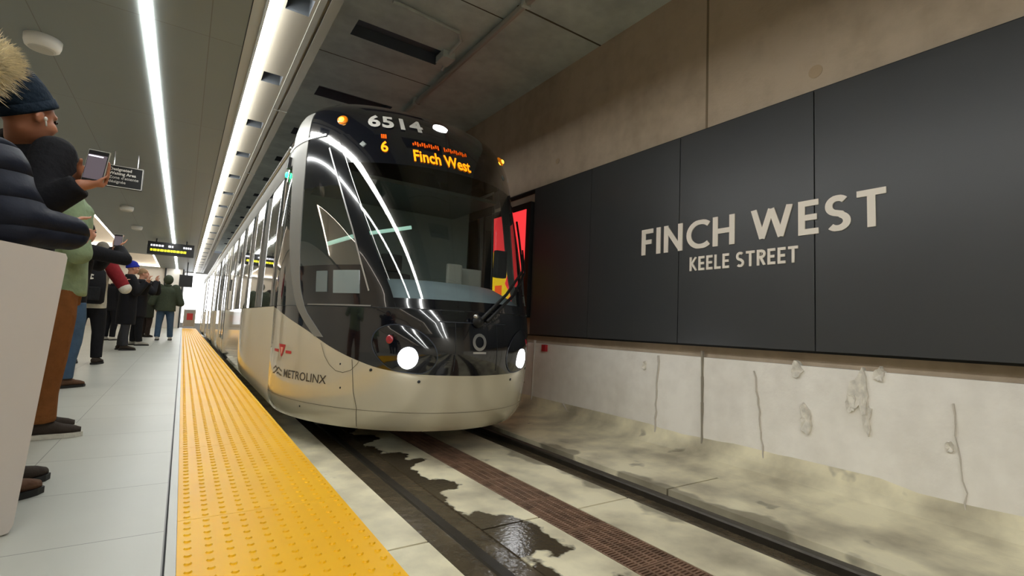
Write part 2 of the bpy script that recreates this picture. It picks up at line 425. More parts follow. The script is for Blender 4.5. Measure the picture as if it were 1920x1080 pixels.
# tunnel ceiling with slots, services and joints
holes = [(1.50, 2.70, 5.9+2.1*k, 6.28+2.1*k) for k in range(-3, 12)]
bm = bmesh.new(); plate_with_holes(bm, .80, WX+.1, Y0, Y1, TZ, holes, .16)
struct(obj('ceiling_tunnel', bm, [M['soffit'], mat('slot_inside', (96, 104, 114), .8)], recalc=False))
bm = bmesh.new()
for yy in (-1.5, 4.5, 10.5, 16.5, 22.5): box(bm, 2.9, WX, yy-.012, yy+.012, TZ-.003, TZ+.02)
for yy in (-.6, 1.5, 3.6, 5.7): box(bm, .85, 2.9, yy+1.2, yy+1.215, TZ-.002, TZ+.02)
struct(obj('ceiling_joints', bm, mat('ceiling_joint', (82, 76, 62), .9)))
t = thing('cable_conduit', 'grey steel conduit running along the tunnel ceiling above the track', 'conduit', (2.9, 0, TZ))
bm = bmesh.new(); tube(bm, [(0, Y0, -.07), (0, Y1, -.07)], .035, 12); box(bm, .02, .06, Y0, Y1, -.06, 0); obj('pipe', bm, mat('conduit_grey', (176, 176, 168), .35, metal=.3), t)
for k in range(12):
    bm = bmesh.new(); yy = -5+3.1*k; box(bm, -.05, .05, yy, yy+.05, -.115, .0); obj('bracket', bm, M['soffit'], t)
t = thing('conduit_junction_box', 'small junction box with bent conduits beside the ceiling conduit', 'junction box', (2.7, 5.95, TZ))
bm = bmesh.new(); box(bm, -.09, .09, -.12, .12, -.1, 0, .01); obj('box', bm, M['soffit'], t)
bm = bmesh.new(); tube(bm, [(.0, -.1, -.05), (-.02, -.5, -.05), (-.12, -.62, -.04), (-.5, -.66, -.04), (-1.0, -.7, -.04)], .022, 8)
tube(bm, [(.05, .1, -.05), (.08, .25, -.05), (.10, .3, -.05)], .02, 8); obj('conduit', bm, M['soffit'], t)

# platform ceiling: grey panels, edge band with square recesses, light wells
WELLS = [(-4.4, -2.0, -5.0, 6.5), (-4.4, -2.0, 12.5, 23.4), (-4.4, -1.16, 25.0, 31.5)]  # first well and its cove light are added out of view for reflections
m, nt, b = new_mat('ceiling_panels'); N = nt.nodes; L = nt.links
tc = N.new('ShaderNodeTexCoord'); br = N.new('ShaderNodeTexBrick'); L.new(tc.outputs['Object'], br.inputs['Vector'])
br.offset = 0; br.inputs['Scale'].default_value = 1; br.inputs['Brick Width'].default_value = 1.2; br.inputs['Row Height'].default_value = 2.4
br.inputs['Mortar Size'].default_value = .004; br.inputs['Color1'].default_value = lin((136, 143, 141)); br.inputs['Color2'].default_value = lin((132, 139, 138)); br.inputs['Mortar'].default_value = lin((114, 114, 110))
L.new(br.outputs['Color'], b.inputs['Base Color']); b.inputs['Roughness'].default_value = .5
bm = bmesh.new(); plate_with_holes(bm, -4.6, .245, Y0, Y1, CZ, WELLS, 1.0)
struct(obj('ceiling', bm, [m, M['wall']], recalc=False))
bm = bmesh.new()
rec = [(.46, .63, 5.15+1.4*k, 5.38+1.4*k) for k in range(-6, 18)]
plate_with_holes(bm, .44, .655, Y0, Y1, CZ, rec, .25)
o = obj('ceiling_edge', bm, [mat('edge_band', (104, 98, 86), .55), mat('band_recess', (70, 74, 78), .7)], recalc=False); struct(o)
bm = bmesh.new(); box(bm, .655, .70, Y0, Y1, CZ-.012, TZ+.1); box(bm, .725, .80, Y0, Y1, CZ-.012, TZ+.1); box(bm, .69, .73, Y0, Y1, CZ+.02, TZ)
for yy in range(-6, 33, 3): box(bm, .655, .80, yy, yy+.03, CZ-.018, CZ)
struct(obj('ceiling_fascia', bm, mat('fascia_grey', (120, 118, 110), .5)))
bm = bmesh.new(); box(bm, .247, .252, Y0, Y1, CZ-.006, CZ+.1); struct(obj('trim_4', bm, M['black']))
bm = bmesh.new()
quad(bm, (.252, Y0, CZ), (.252, Y1, CZ), (.335, Y1, CZ+.03), (.335, Y0, CZ+.03))
quad(bm, (.335, Y0, CZ+.03), (.335, Y1, CZ+.03), (.44, Y1, CZ+.03), (.44, Y0, CZ+.03))
quad(bm, (.44, Y0, CZ+.03), (.44, Y1, CZ+.03), (.44, Y1, CZ), (.44, Y0, CZ))
box(bm, .334, .341, Y0, Y1, CZ-.076, CZ+.03)
struct(obj('light_channel', bm, M['channel'], recalc=False))
bm = bmesh.new(); box(bm, .345, .408, Y0, Y1, CZ-.075, CZ+.028)
tag(obj('strip_light', bm, M['strip']), 'long white strip light in a channel above the platform edge', 'strip light')
bm = bmesh.new(); box(bm, -.462, -.394, Y0, Y1, CZ-.012, CZ+.0)
tag(obj('strip_light', bm, M['strip']), 'long white strip light set in the grey ceiling over the platform', 'strip light')
cove = emis('cove_glow', (255, 244, 228), 9.0)
for (a, b_, c, d), lab in zip(WELLS, ('added out of view beside the camera', 'above the people with phones', 'farthest along the platform')):
    bm = bmesh.new(); box(bm, a, b_, d-.07, d-.01, CZ+.02, CZ+.07); box(bm, b_-.07, b_-.01, c+.02, d-.08, CZ+.02, CZ+.07)
    tag(obj('cove_light', bm, cove), 'warm cove light around the ceiling well '+lab, 'cove light')

bm = bmesh.new(); box(bm, -4.8, -4.6, Y0, Y1, PZ, CZ); struct(obj('wall_left', bm, M['wall']))
bm = bmesh.new(); box(bm, -4.6, 4.3, Y0-.2, Y0, -.3, TZ); struct(obj('wall_near', bm, M['wall']))
bm = bmesh.new(); box(bm, -4.6, -.12, 31.8, 32.0, PZ, CZ); box(bm, -4.6, -.12, 31.75, 31.8, PZ, PZ+.12)
struct(obj('wall_far', bm, M['wall']))
bm = bmesh.new(); box(bm, -4.6, 4.4, 36.0, 36.2, -.3, TZ+.2); struct(obj('wall_far_tunnel', bm, M['wall']))
bm = bmesh.new(); box(bm, -.95, -.88, 31.70, 31.80, PZ, CZ); box(bm, -.16, -.10, 31.70, 31.80, PZ, CZ); struct(obj('trim_5', bm, M['dark']))

# ------------------------------------------------------------------ wall panels, station name, screen
PX = WX-.14
ys = [-2.02, -.725, .57, 1.861, 3.133, 4.434, 5.62]
labs = ['charcoal wall panel nearest the camera at the right end of the row', 'charcoal wall panel second from the right end, blank', 'charcoal wall panel to the right of the final letters of the station name',
        'charcoal wall panel behind the middle letters of the station name', 'charcoal wall panel behind the first letters of the station name', 'charcoal wall panel between the red screen and the station name']
for k in range(6):
    bm = bmesh.new(); box(bm, PX, WX-.002, ys[k]+.004, ys[k+1]-.004, 1.063, 3.14, .003)
    tag(obj('wall_panel', bm, M['panel']), labs[k], 'wall panel', 'charcoal panels along the tunnel wall')
bm = bmesh.new(); box(bm, PX, WX-.002, 7.45, 30, 1.063, 3.14)
tag(obj('wall_panel', bm, M['panel']), 'long charcoal wall panel running on behind the train', 'wall panel', 'charcoal panels along the tunnel wall')
bm = bmesh.new(); box(bm, PX+.03, WX+.0, Y0, 30, 3.141, 3.16); box(bm, PX+.05, WX, Y0, 30, 1.045, 1.062); struct(obj('trim_6', bm, M['black']))

def stroke_poly(pts, w, closed=False):
    """ribbon of width w along pts with mitred corners and square ends -> list of quads"""
    P = [Vector(p) for p in pts]; n = len(P); L_, R_ = [], []
    for i in range(n):
        if i == 0: d = (P[1]-P[0]).normalized(); nrm = Vector((-d.y, d.x)); s = 1
        elif i == n-1: d = (P[-1]-P[-2]).normalized(); nrm = Vector((-d.y, d.x)); s = 1
        else:
            a = (P[i]-P[i-1]).normalized(); c = (P[i+1]-P[i]).normalized()
            na, nc = Vector((-a.y, a.x)), Vector((-c.y, c.x)); nrm = (na+nc).normalized(); s = 1/max(.25, nrm.dot(na))
        L_.append(P[i]+nrm*w/2*s); R_.append(P[i]-nrm*w/2*s)
    return [(L_[i], R_[i], R_[i+1], L_[i+1]) for i in range(n-1)]
def arc(cx, cy, r, a0, a1, n=18, ry=None):
    ry = r if ry is None else ry
    return [(cx+r*math.cos(math.radians(a0+(a1-a0)*i/n)), cy+ry*math.sin(math.radians(a0+(a1-a0)*i/n))) for i in range(n+1)]
W_ = .17; h_ = W_/2
GL = {  # strokes in a cap height of 1; (width, strokes)
 'F': (.50, [[(h_, 0), (h_, 1)], [(h_, 1-h_), (.50, 1-h_)], [(h_, .50), (.44, .50)]]),
 'I': (.17, [[(h_, 0), (h_, 1)]]),
 'N': (.74, [[(h_, 0), (h_, 1)], [(h_*.95, .93), (.74-h_*.95, .07)], [(.74-h_, 0), (.74-h_, 1)]]),
 'C': (.80, [arc(.52, .5, .43, 48, 312, 26, .43)]),
 'H': (.72, [[(h_, 0), (h_, 1)], [(.72-h_, 0), (.72-h_, 1)], [(h_, .5), (.72-h_, .5)]]),
 'W': (1.14, [[(.07, 1), (.32, .06)], [(.30, .06), (.57, .95)], [(.57, .95), (.84, .06)], [(.82, .06), (1.07, 1)]]),
 'E': (.50, [[(h_, 0), (h_, 1)], [(h_, 1-h_), (.50, 1-h_)], [(h_, .5), (.46, .5)], [(h_, h_), (.50, h_)]]),
 'S': (.56, [arc(.29, .72, .20, 38, 180, 12, .20)+arc(.29, .70, .20, 188, 250, 6, .20)[0:]+[(.36, .47)]+arc(.29, .265, .205, 62, -140, 18, .19)]),
 'T': (.60, [[(.30, 0), (.30, 1)], [(0, 1-h_), (.60, 1-h_)]]),
 'K': (.60, [[(h_, 0), (h_, 1)], [(h_*1.6, .46), (.53, 1)], [(h_*2.1, .55), (.56, 0)]]),
 'L': (.48, [[(h_, 0), (h_, 1)], [(h_, h_), (.48, h_)]]),
 'R': (.56, [[(h_, 0), (h_, 1)], [(h_, 1-h_), (.30, 1-h_)]+arc(.30, .715, .20, 90, -90, 12, .20)+[(h_, .515)], [(.26, .5), (.50, 0)]]),
}
def sign_text(word_gap, text, y_left, y_right, z0, cap, name, label):
    """letters of the wall lettering: y falls from left to right as read"""
    adv, gap = [], .15
    tot = 0
    for ch in text: tot += (word_gap if ch == ' ' else GL[ch][0]+gap)
    tot -= gap
    sx = (y_left-y_right)/tot
    t = thing(name, label, 'lettering', (PX, (y_left+y_right)/2, z0))
    x = 0
    for ch in text:
        if ch == ' ': x += word_gap; continue
        bm = bmesh.new()
        for si, st in enumerate(GL[ch][1]):
            for q in stroke_poly(st, W_):
                dp = .010+.0004*si
                f = [bm.verts.new((-dp, y_left-(x+p.x)*sx-(y_left+y_right)/2, max(0, min(1, p.y))*cap)) for p in q]
                g = [bm.verts.new((-.0005, v.co.y, v.co.z)) for v in f]
                bm.faces.new(f)
                for i in range(4): bm.faces.new((f[i], f[(i+1) % 4], g[(i+1) % 4], g[i]))
        obj('letter', bm, M['letter'], t)
        x += GL[ch][0]+gap
    return t
KX = PX/4.2
sign_text(.36, 'FINCH WEST', 3.72*KX+.01, 1.43*KX, 1.14+.865*KX, .285*KX, 'station_name', 'large cream raised lettering reading FINCH WEST on the charcoal wall panels')
sign_text(.36, 'KEELE STREET', 3.10*KX, 2.05*KX, 1.14+.645*KX, .140*KX, 'street_name', 'smaller cream raised lettering reading KEELE STREET under the station name')

t = thing('advertising_screen', 'lit red and yellow advertising screen on the tunnel wall beyond the train front', 'screen', (PX, 0, 0))
boxobj('frame', M['black'], t, -.05, .12, 5.64, 7.42, 1.30, 2.96, .008)
disp = boxobj('display', emis('screen_red', (255, 62, 66), 1.0), t, -.056, -.05, 5.74, 7.32, 1.42, 2.86)
yel_m = emis('screen_yellow', (255, 214, 30), 1.0)
bm = bmesh.new()
blob = [(6.05, 1.62), (6.2, 1.50), (6.5, 1.56), (6.62, 1.72), (7.0, 1.66), (7.25, 1.9), (7.2, 2.2), (6.9, 2.36), (6.5, 2.30), (6.35, 2.12), (6.12, 2.02), (6.22, 1.8)]
bm.faces.new([bm.verts.new((-.0575, y, z)) for y, z in blob]); obj('artwork', bm, yel_m, disp)
bm = bmesh.new()
for y0, y1, z0, z1 in ((6.3, 6.5, 1.62, 1.78),): box(bm, -.059, -.056, y0, y1, z0, z1)
obj('artwork', bm, emis('screen_orange', (255, 96, 30), 1.0), disp)

# ------------------------------------------------------------------ the train
XC, YB = 2.10, 5.60
ZS = [.20, .27, .40, .6, .9, 1.2, 1.35, 2.0, 2.5, 2.8, 3.0, 3.2, 3.35, 3.5]
YT = [3.93, 3.84, 3.755, 3.70, 3.64, 3.68, 3.74, 4.00, 4.22, 4.36, 4.48, 4.66, 4.85, 5.15]
WW = [1.24, 1.285, 1.315, 1.32, 1.32, 1.32, 1.32, 1.31, 1.295, 1.28, 1.26, 1.21, 1.12, .90]
def herm(xs, ys, x):
    n = len(xs)
    if x <= xs[0]: return ys[0]
    if x >= xs[-1]: return ys[-1]
    i = max(k for k in range(n-1) if xs[k] <= x)
    def tan(k):
        if k == 0: return (ys[1]-ys[0])/(xs[1]-xs[0])
        if k == n-1: return (ys[-1]-ys[-2])/(xs[-1]-xs[-2])
        a = (ys[k]-ys[k-1])/(xs[k]-xs[k-1]); c = (ys[k+1]-ys[k])/(xs[k+1]-xs[k])
        return 0 if a*c <= 0 else 2*a*c/(a+c)
    h = xs[i+1]-xs[i]; s = (x-xs[i])/h
    return ys[i]*(1+2*s)*(1-s)**2 + tan(i)*h*s*(1-s)**2 + ys[i+1]*s*s*(3-2*s) + tan(i+1)*h*s*s*(s-1)
def S0(t, z):
    th = t*PI/2
    return Vector((XC+herm(ZS, WW, z)*math.sin(th), YB-(YB-herm(ZS, YT, z))*math.cos(th), z))
def S(t, z, off=0):
    p = S0(t, z)
    if off:
        e = .004
        n = (S0(min(t+e, 1), z)-S0(max(t-e, -1), z)).cross(S0(t, z+e)-S0(t, z-e)).normalized()
        if n.dot(p-Vector((XC, 6.5, z))) < 0: n = -n
        p = p+n*off
    return p
TRAIN = thing('light_rail_train', 'white and black light rail train with lit headlights pulling in along the platform', 'train', (XC, 5.0, 0))
def patch(name, f, nu, nv, m, off=0, parent=TRAIN, thick=0):
    bm = bmesh.new(); g = []
    for i in range(nu+1):
        row = []
        for j in range(nv+1):
            t, z = f(i/nu, j/nv); row.append(bm.verts.new(S(t, z, off)))
        g.append(row)
    for i in range(nu):
        for j in range(nv): bm.faces.new((g[i][j], g[i+1][j], g[i+1][j+1], g[i][j+1]))
    if thick:
        rim = [g[i][0] for i in range(nu+1)]+[g[nu][j] for j in range(1, nv+1)]+[g[i][nv] for i in range(nu-1, -1, -1)]+[g[0][j] for j in range(nv-1, 0, -1)]
        tz = [(i/nu, 0) for i in range(nu+1)]+[(1, j/nv) for j in range(1, nv+1)]+[(i/nu, 1) for i in range(nu-1, -1, -1)]+[(0, j/nv) for j in range(nv-1, 0, -1)]
        inn = [bm.verts.new(S(*f(u, v), off-thick)) for u, v in tz]
        for k in range(len(rim)):
            q = (k+1) % len(rim); bm.faces.new((rim[q], rim[k], inn[k], inn[q]))
    o = obj(name, bm, m, parent, True, recalc=False)
    if thick: 
        md = o.modifiers.new('e', 'EDGE_SPLIT'); md.split_angle = .7
    return o
def ribbon(name, tz, w, m, off=.003, parent=TRAIN, sub=6):
    pts = []
    for k in range(len(tz)-1):
        for i in range(sub): pts.append((tz[k][0]+(tz[k+1][0]-tz[k][0])*i/sub, tz[k][1]+(tz[k+1][1]-tz[k][1])*i/sub))
    pts.append(tz[-1]); P = [S(t, z, off) for t, z in pts]; bm = bmesh.new(); pr = None
    for i in range(len(P)):
        d = (P[min(i+1, len(P)-1)]-P[max(i-1, 0)]).normalized(); n = S(*pts[i], off+.05)-P[i]
        s = d.cross(n).normalized()*w/2
        c = (bm.verts.new(P[i]+s), bm.verts.new(P[i]-s))
        if pr: bm.faces.new((pr[0], pr[1], c[1], c[0]))
        pr = c
    return obj(name, bm, m, parent, True)
def disc(name, t, z, rx, rz_, m, off=.01, parent=TRAIN, dome=.0, seg=24, rings=4, thick=.02):
    """small lens lying on the shell"""
    c = S(t, z); a = (S(t+.01, z)-S(t-.01, z)).normalized(); b_ = (S(t, z+.01)-S(t, z-.01)).normalized(); n = (S(t, z, .05)-c).normalized()
    bm = bmesh.new(); rows = []
    for r in range(rings, 0, -1):
        q = r/rings
        rows.append([bm.verts.new(c+a*rx*q*math.cos(2*PI*k/seg)+b_*rz_*q*math.sin(2*PI*k/seg)+n*(off+dome*(1-q*q))) for k in range(seg)])
    base = [bm.verts.new(c+a*rx*math.cos(2*PI*k/seg)+b_*rz_*math.sin(2*PI*k/seg)+n*(off-thick)) for k in range(seg)]
    for i in range(len(rows)-1):
        for k in range(seg): bm.faces.new((rows[i][k], rows[i][(k+1) % seg], rows[i+1][(k+1) % seg], rows[i+1][k]))
    for k in range(seg): bm.faces.new((base[k], base[(k+1) % seg], rows[0][(k+1) % seg], rows[0][k]))
    cv = bm.verts.new(c+n*(off+dome))
    for k in range(seg): bm.faces.new((rows[-1][k], rows[-1][(k+1) % seg], cv))
    return obj(name, bm, m, parent, True)
def shell_text(name, s, t0, t1, z0, z1, m, bold=0.0, off=.004, cap=.729, parent=TRAIN, spacing=1.0):
    me = text_mesh(s, 1.0, bold, 0, 'LEFT', spacing)
    xs = [v.co.x for v in me.vertices]; a, w = min(xs), max(xs)-min(xs)
    for v in me.vertices:
        v.co = S(t0+(t1-t0)*(v.co.x-a)/w, z0+(z1-z0)*v.co.y/cap, off)
    return link(name, me, m, parent)
def lerp(xs, ys, x):
    if x <= xs[0]: return ys[0]
    for i in range(len(xs)-1):
        if x <= xs[i+1]: return ys[i]+(ys[i+1]-ys[i])*(x-xs[i])/(xs[i+1]-xs[i])
    return ys[-1]
wb = lambda t: herm([0, .195, .351, .475, .567, .689, .80, .938, 1.0], [.72, .725, .755, .83, .91, 1.04, 1.13, 1.225, 1.25], abs(t))
tl = lambda z: lerp([1.27, 1.41, 2.11, 2.66, 2.95], [.318, .330, .436, .520, .565], z)       # windscreen edge
tp = lambda z: lerp([1.10, 1.27, 1.40, 1.96, 2.44, 2.95], [.385, .395, .414, .478, .545, .632], z)   # rear edge of the pillar
tb1 = lambda z: herm([.98, 1.11, 1.23, 1.52, 2.07, 2.95, 3.3], [.60, .654, .703, .747, .765, .768, .80], z)   # grey band
tb2 = lambda z: herm([.98, 1.14, 1.27, 1.53, 1.86, 2.18, 2.48, 2.85, 3.3], [.64, .715, .761, .807, .85, .87, .889, .93, .985], z)
SILL, CAP0 = 1.262, 2.95
glass_front = glass('windscreen_glass', (.90, .94, .93), .09); glass_side = glass('cab_side_glass', (.88, .92, .92), .24)
blk = M['black_train']
patch('front_skirt', lambda u, v: (-1+2*u, .23+(wb(-1+2*u)-.23)*v), 96, 20, M['white_train'])
patch('front_mask', lambda u, v: (-1+2*u, wb(-1+2*u)+(SILL-.004-wb(-1+2*u))*v), 96, 10, blk)
patch('cowl', lambda u, v: ((-1+2*u)*tl(SILL+(1.35-SILL)*v), SILL+.003+(1.347-SILL)*v), 40, 3, blk)
ws = patch('windscreen', lambda u, v: ((-1+2*u)*tl(1.35+1.28*v), 1.35+1.28*v), 56, 24, glass_front)
patch('sign_header', lambda u, v: ((-1+2*u)*tl(2.63+.33*v), 2.63+(CAP0-2.63)*v), 48, 6, blk)
for s in (-1, 1):
    patch('windscreen_pillar', lambda u, v: (s*(tl(SILL+(CAP0-SILL)*v)+(tp(SILL+(CAP0-SILL)*v)-tl(SILL+(CAP0-SILL)*v))*u), SILL+(CAP0-SILL)*v), 6, 30, blk)
    f = lambda u, v, a, b_: (s*(tp(a+(b_-a)*v)+(tb1(a+(b_-a)*v)-tp(a+(b_-a)*v))*u), a+(b_-a)*v)
    patch('cab_window', lambda u, v: f(u, v, 1.63, 2.40), 12, 14, glass_side)
    patch('cab_window_header', lambda u, v: f(u, v, 2.40, CAP0), 12, 8, blk)
    # lower strip of the side window: dark frame with a sliding pane
    fr = patch('sliding_window_frame', lambda u, v: f(u, v, SILL, 1.63), 12, 6, blk)
    patch('sliding_pane', lambda u, v: (s*(.452+.112*u), 1.375+.205*v), 6, 4, mat('pale_pane', (120, 132, 132), .06, coat=1), .006, fr, .006)
    patch('sliding_pane', lambda u, v: (s*(.592+.055*u), 1.385+.190*v), 4, 4, mat('pale_pane_rear', (104, 114, 114), .06, coat=1), .006, fr, .006)
    ribbon('seal', [(s*.41, SILL+.01), (s*.69, SILL+.01)], .012, M['grey_train'], .006, fr)
    patch('grey_band', lambda u, v: (s*(tb1(.99+2.30*v)+(tb2(.99+2.30*v)-tb1(.99+2.30*v))*u), .99+2.30*v), 5, 44, M['grey_train'], .006, TRAIN, .012)
    patch('rear_quarter_glass', lambda u, v: (s*(tb2(SILL+(2.72-SILL)*v)+(1-tb2(SILL+(2.72-SILL)*v))*u), SILL+(2.72-SILL)*v), 6, 20, glass_side)
    patch('rear_quarter_header', lambda u, v: (s*(tb1(2.72+.24*v)+(1-tb1(2.72+.24*v))*u), 2.72+(CAP0-2.72)*v), 6, 4, M['grey_train'])
    # thin bright trims along the pillar
    ribbon('pillar_trim', [(s*(tp(1.40+.14*k)+.002), 1.40+.14*k) for k in range(11)], .014, M['silver'], .005)
    ribbon('pillar_trim', [(s*(tl(1.50+.14*k)-.008), 1.50+.14*k) for k in range(10)], .007, M['silver'], .004)
    ribbon('body_crease', [(s*.632, 2.95), (s*.70, 2.945), (s*.80, 2.935), (s*.90, 2.92), (s*1, 2.90)], .022, M['silver'], .012)
    # headlight pod, lamp, red marker
    pod_c, pa, pb = (s*.285, .925), .118, .19
    bm = bmesh.new(); rows = []
    for r in range(7):
        q = 1-r/6.5
        row = []
        for k in range(36):
            a = 2*PI*k/36
            tt = pod_c[0]+pa*q*math.cos(a)*(1 if math.cos(a)*s < 0 else 1.0); zz = pod_c[1]+pb*q*math.sin(a)-.09*q*math.cos(a)*(-s)*1.0*.6
            row.append(bm.verts.new(S(tt, max(zz, wb(tt)+.004), .003+.03*(1-q*q))))
        rows.append(row)
    for i in range(6):
        for k in range(36): bm.faces.new((rows[i][k], rows[i][(k+1) % 36], rows[i+1][(k+1) % 36], rows[i+1][k]))
    bm.faces.new(rows[-1])
    pod = obj('headlight_pod', bm, blk, TRAIN, True)
    hl = disc('headlight', s*.270, .862, .082, .088, emis('headlight_glow', (250, 252, 255), 22), .034, pod, .02)
    disc('tail_lens', s*.337, 1.00, .034, .038, mat('red_lens', (150, 20, 38), .2, coat=1), .024, pod, .01)
    o = ribbon('pod_rim', [(pod_c[0]+pa*1.02*math.cos(2*PI*k/40), max(pod_c[1]+pb*1.02*math.sin(2*PI*k/40)+.054*math.cos(2*PI*k/40)*s, wb(pod_c[0]+pa*math.cos(2*PI*k/40))+.006)) for k in range(41)], .010, mat('pod_rim_grey', (70, 76, 88), .25, metal=.5), .005, pod, 2)
    # amber indicator with glass housing
    am = disc('amber_indicator', s*.545, 3.13, .055, .065, emis('amber_lens', (200, 110, 10), .6), .008, TRAIN, .02)
    am['label'] = 'amber indicator lamp'
    disc('bulb', s*.545, 3.115, .026, .028, emis('amber_glow', (255, 176, 40), 9), .03, am, .012)
    disc('sensor', s*.428, 2.83, .034, .036, mat('pale_sensor', (128, 134, 130), .5), .006, TRAIN, .0, 4, 2)
disc('beacon', 0, 3.20, .080, .052, emis('beacon_glow', (255, 255, 255), 14), .012, TRAIN, .02)
# black roof cap over the cab, closed on top and blended back into the roof
bm = bmesh.new(); rows = []
for k in range(16):
    z = CAP0+.55*(k/15)
    rows.append([bm.verts.new(S(-1+2*i/64, z)) for i in range(65)])
rows.append([bm.verts.new(Vector((XC+(S(-1+2*i/64, 3.5).x-XC)*.6, 5.75+(S(-1+2*i/64, 3.5).y-5.6)*.55, 3.535))) for i in range(65)])
rows.append([bm.verts.new(Vector((XC+(S(-1+2*i/64, 3.5).x-XC)*.5, 6.2, 3.53))) for i in range(65)])
rows.append([bm.verts.new(Vector((XC+1.24*math.sin((-1+2*i/64)*PI/2), 6.9, 3.02))) for i in range(65)])
for a in range(len(rows)-1):
    for i in range(64): bm.faces.new((rows[a][i], rows[a][i+1], rows[a+1][i+1], rows[a+1][i]))
for sgn in (0, 64):
    pl = [rows[k][sgn] for k in range(len(rows))]
    bk = bm.verts.new((rows[0][sgn].co.x, 6.9, 2.95))
    for k in range(len(pl)-1): bm.faces.new((pl[k], pl[k+1], bk))
obj('roof_cap', bm, blk, TRAIN, True)
# seams, bolts, bumper details
line = mat('panel_gap', (104, 98, 84), .7)
for s in (-1, 1):
    ribbon('panel_seam', [(s*.475, .82), (s*.455, .55), (s*.436, .42), (s*.43, .25)], .006, line)
    ribbon('panel_seam', [(s*.925, 1.21), (s*.93, .8), (s*.935, .25)], .005, line)
    ribbon('panel_seam', [(s*.612, .94), (s*.59, .83), (s*.565, .76), (s*.535, .715), (s*.505, .705), (s*.475, .73), (s*.452, .79), (s*.448, .815)], .005, line)
    for t_, z_ in ((.400, .745), (.221, .668), (.509, .575), (.694, .36), (.52, .775)):
        disc('bolt', s*t_, z_, .013 if z_ > .6 and t_ < .45 else .007, .013 if z_ > .6 and t_ < .45 else .009, M['dark'], .003, TRAIN, .002, 12, 2, .01)
ribbon('mask_seam', [(-.76, 1.263), (-.4, 1.263), (0, 1.262), (.4, 1.263), (.76, 1.263)], .007, M['black'], .002)
for t_ in (-.095, .10): ribbon('mask_seam', [(t_, 1.16), (t_*1.02, .76)], .005, M['dark'], .002)
ribbon('mask_seam', [(-.16, 1.165), (.16, 1.165)], .008, mat('mask_edge_grey', (52, 56, 64), .25), .003)
ribbon('skirt_crease', [(-1+.05*k, .405) for k in range(41)], .004, line, .002)
# badge: broken silver ring over a short wordmark line
ring = [(.008+.026*math.cos(a), 1.005+.060*math.sin(a)) for a in [math.radians(60+k*10) for k in range(37)]]
bd = ribbon('maker_badge', ring, .026, M['silver'], .006, TRAIN, 1)
ribbon('wordmark', [(-.022, .915), (.040, .915)], .016, M['silver'], .005, bd)
# writing
shell_text('fleet_number', '6514', -.400, -.118, 3.045, 3.205, mat('number_grey', (205, 202, 194), .4), .035, .012, .729, TRAIN, 1.1)
led = emis('led_amber', (255, 138, 12), 1.9); led_dim = emis('led_amber_dim', (255, 96, 8), .38)
shell_text('destination_text', 'Finch West', -.192, .105, 2.685, 2.815, led, .022, .008)
shell_text('route_number', '6', -.342, -.308, 2.755, 2.875, led, .02, .008)
bm = bmesh.new()
for k in range(26):
    if k in (12, 13): continue
    t_ = -.190+.0113*k; z_ = 2.862+.008*math.sin(k*2.1)
    ps = [S(t_, z_, .007), S(t_+.007, z_, .007), S(t_+.007, z_+.030+.012*(k % 3), .007), S(t_, z_+.03+.012*(k % 3), .007)]
    bm.faces.new([bm.verts.new(p) for p in ps])
for k in range(3):
    t_ = -.338+.0095*k; ps = [S(t_, 2.905, .007), S(t_+.007, 2.905, .007), S(t_+.007, 2.955, .007), S(t_, 2.955, .007)]
    bm.faces.new([bm.verts.new(p) for p in ps])
obj('display_remnant', bm, led_dim, TRAIN)
shell_text('operator_name', 'METROLINX', -.815, -.571, .592, .668, mat('lettering_dark_grey', (74, 70, 64), .5), .012, .003)
dk = mat('lettering_dark_grey_icon', (74, 70, 64), .5)
ic = [((-.925, .597), (-.900, .612), (-.885, .633), (-.872, .650)), ((-.925, .640), (-.912, .652), (-.897, .672), (-.880, .652)), ((-.897, .620), (-.872, .655), (-.862, .668), (-.850, .648), (-.832, .636)), ((-.880, .606), (-.865, .618), (-.85, .604), (-.832, .598))]
for q in ic: ribbon('operator_icon', list(q), .013, dk, .003, TRAIN, 2)
red = mat('emblem_red', (196, 44, 40), .45); pale = mat('emblem_pale', (236, 178, 160), .5)
for a, c in ((-.925, -.880), (-.815, -.773)): patch('emblem_bar', lambda u, v: (a+(c-a)*u, .812+.026*v), 4, 2, red, .003)
patch('emblem_shield', lambda u, v: (-.848+(-.030+.060*u)*(.18+.82*v), .775+.115*v), 6, 8, red, .003)
patch('emblem_letter', lambda u, v: (-.848+(-.011+.022*u)*(.25+.75*v), .800+.062*v), 4, 6, pale, .005)
# wiper with two parallel arms
w = disc('wiper_hub', 0, 1.175, .05, .05, M['black'], .03, TRAIN, .05)
disc('hub_cap', -.022, 1.205, .02, .02, M['silver'], .085, w, .015)
for d in (0, .05):
    bm = bmesh.new(); tube(bm, [S(.0+d*.6, 1.18-d*.2, .06), S(.16+d, 1.42, .065), S(.36+d, 1.70, .06), S(.50+d*.6, 1.95+d, .05)], [.016, .014, .011, .009], 8); obj('wiper_arm', bm, M['black'], w, True)
bm = bmesh.new(); tube(bm, [S(.36, 1.46, .03), S(.46, 1.8, .03), S(.54, 2.15, .03), S(.565, 2.36, .03)], .012, 8); obj('wiper_blade', bm, M['black'], w, True)
# green lamp and camera on the door post
patch('camera_housing', lambda u, v: (-.985+.03*u, 2.70+.12*v), 2, 2, M['black'], .03, TRAIN, .05)
disc('green_lamp', -.968, 2.63, .020, .030, emis('green_glow', (40, 255, 140), 6), .03, TRAIN, .01)
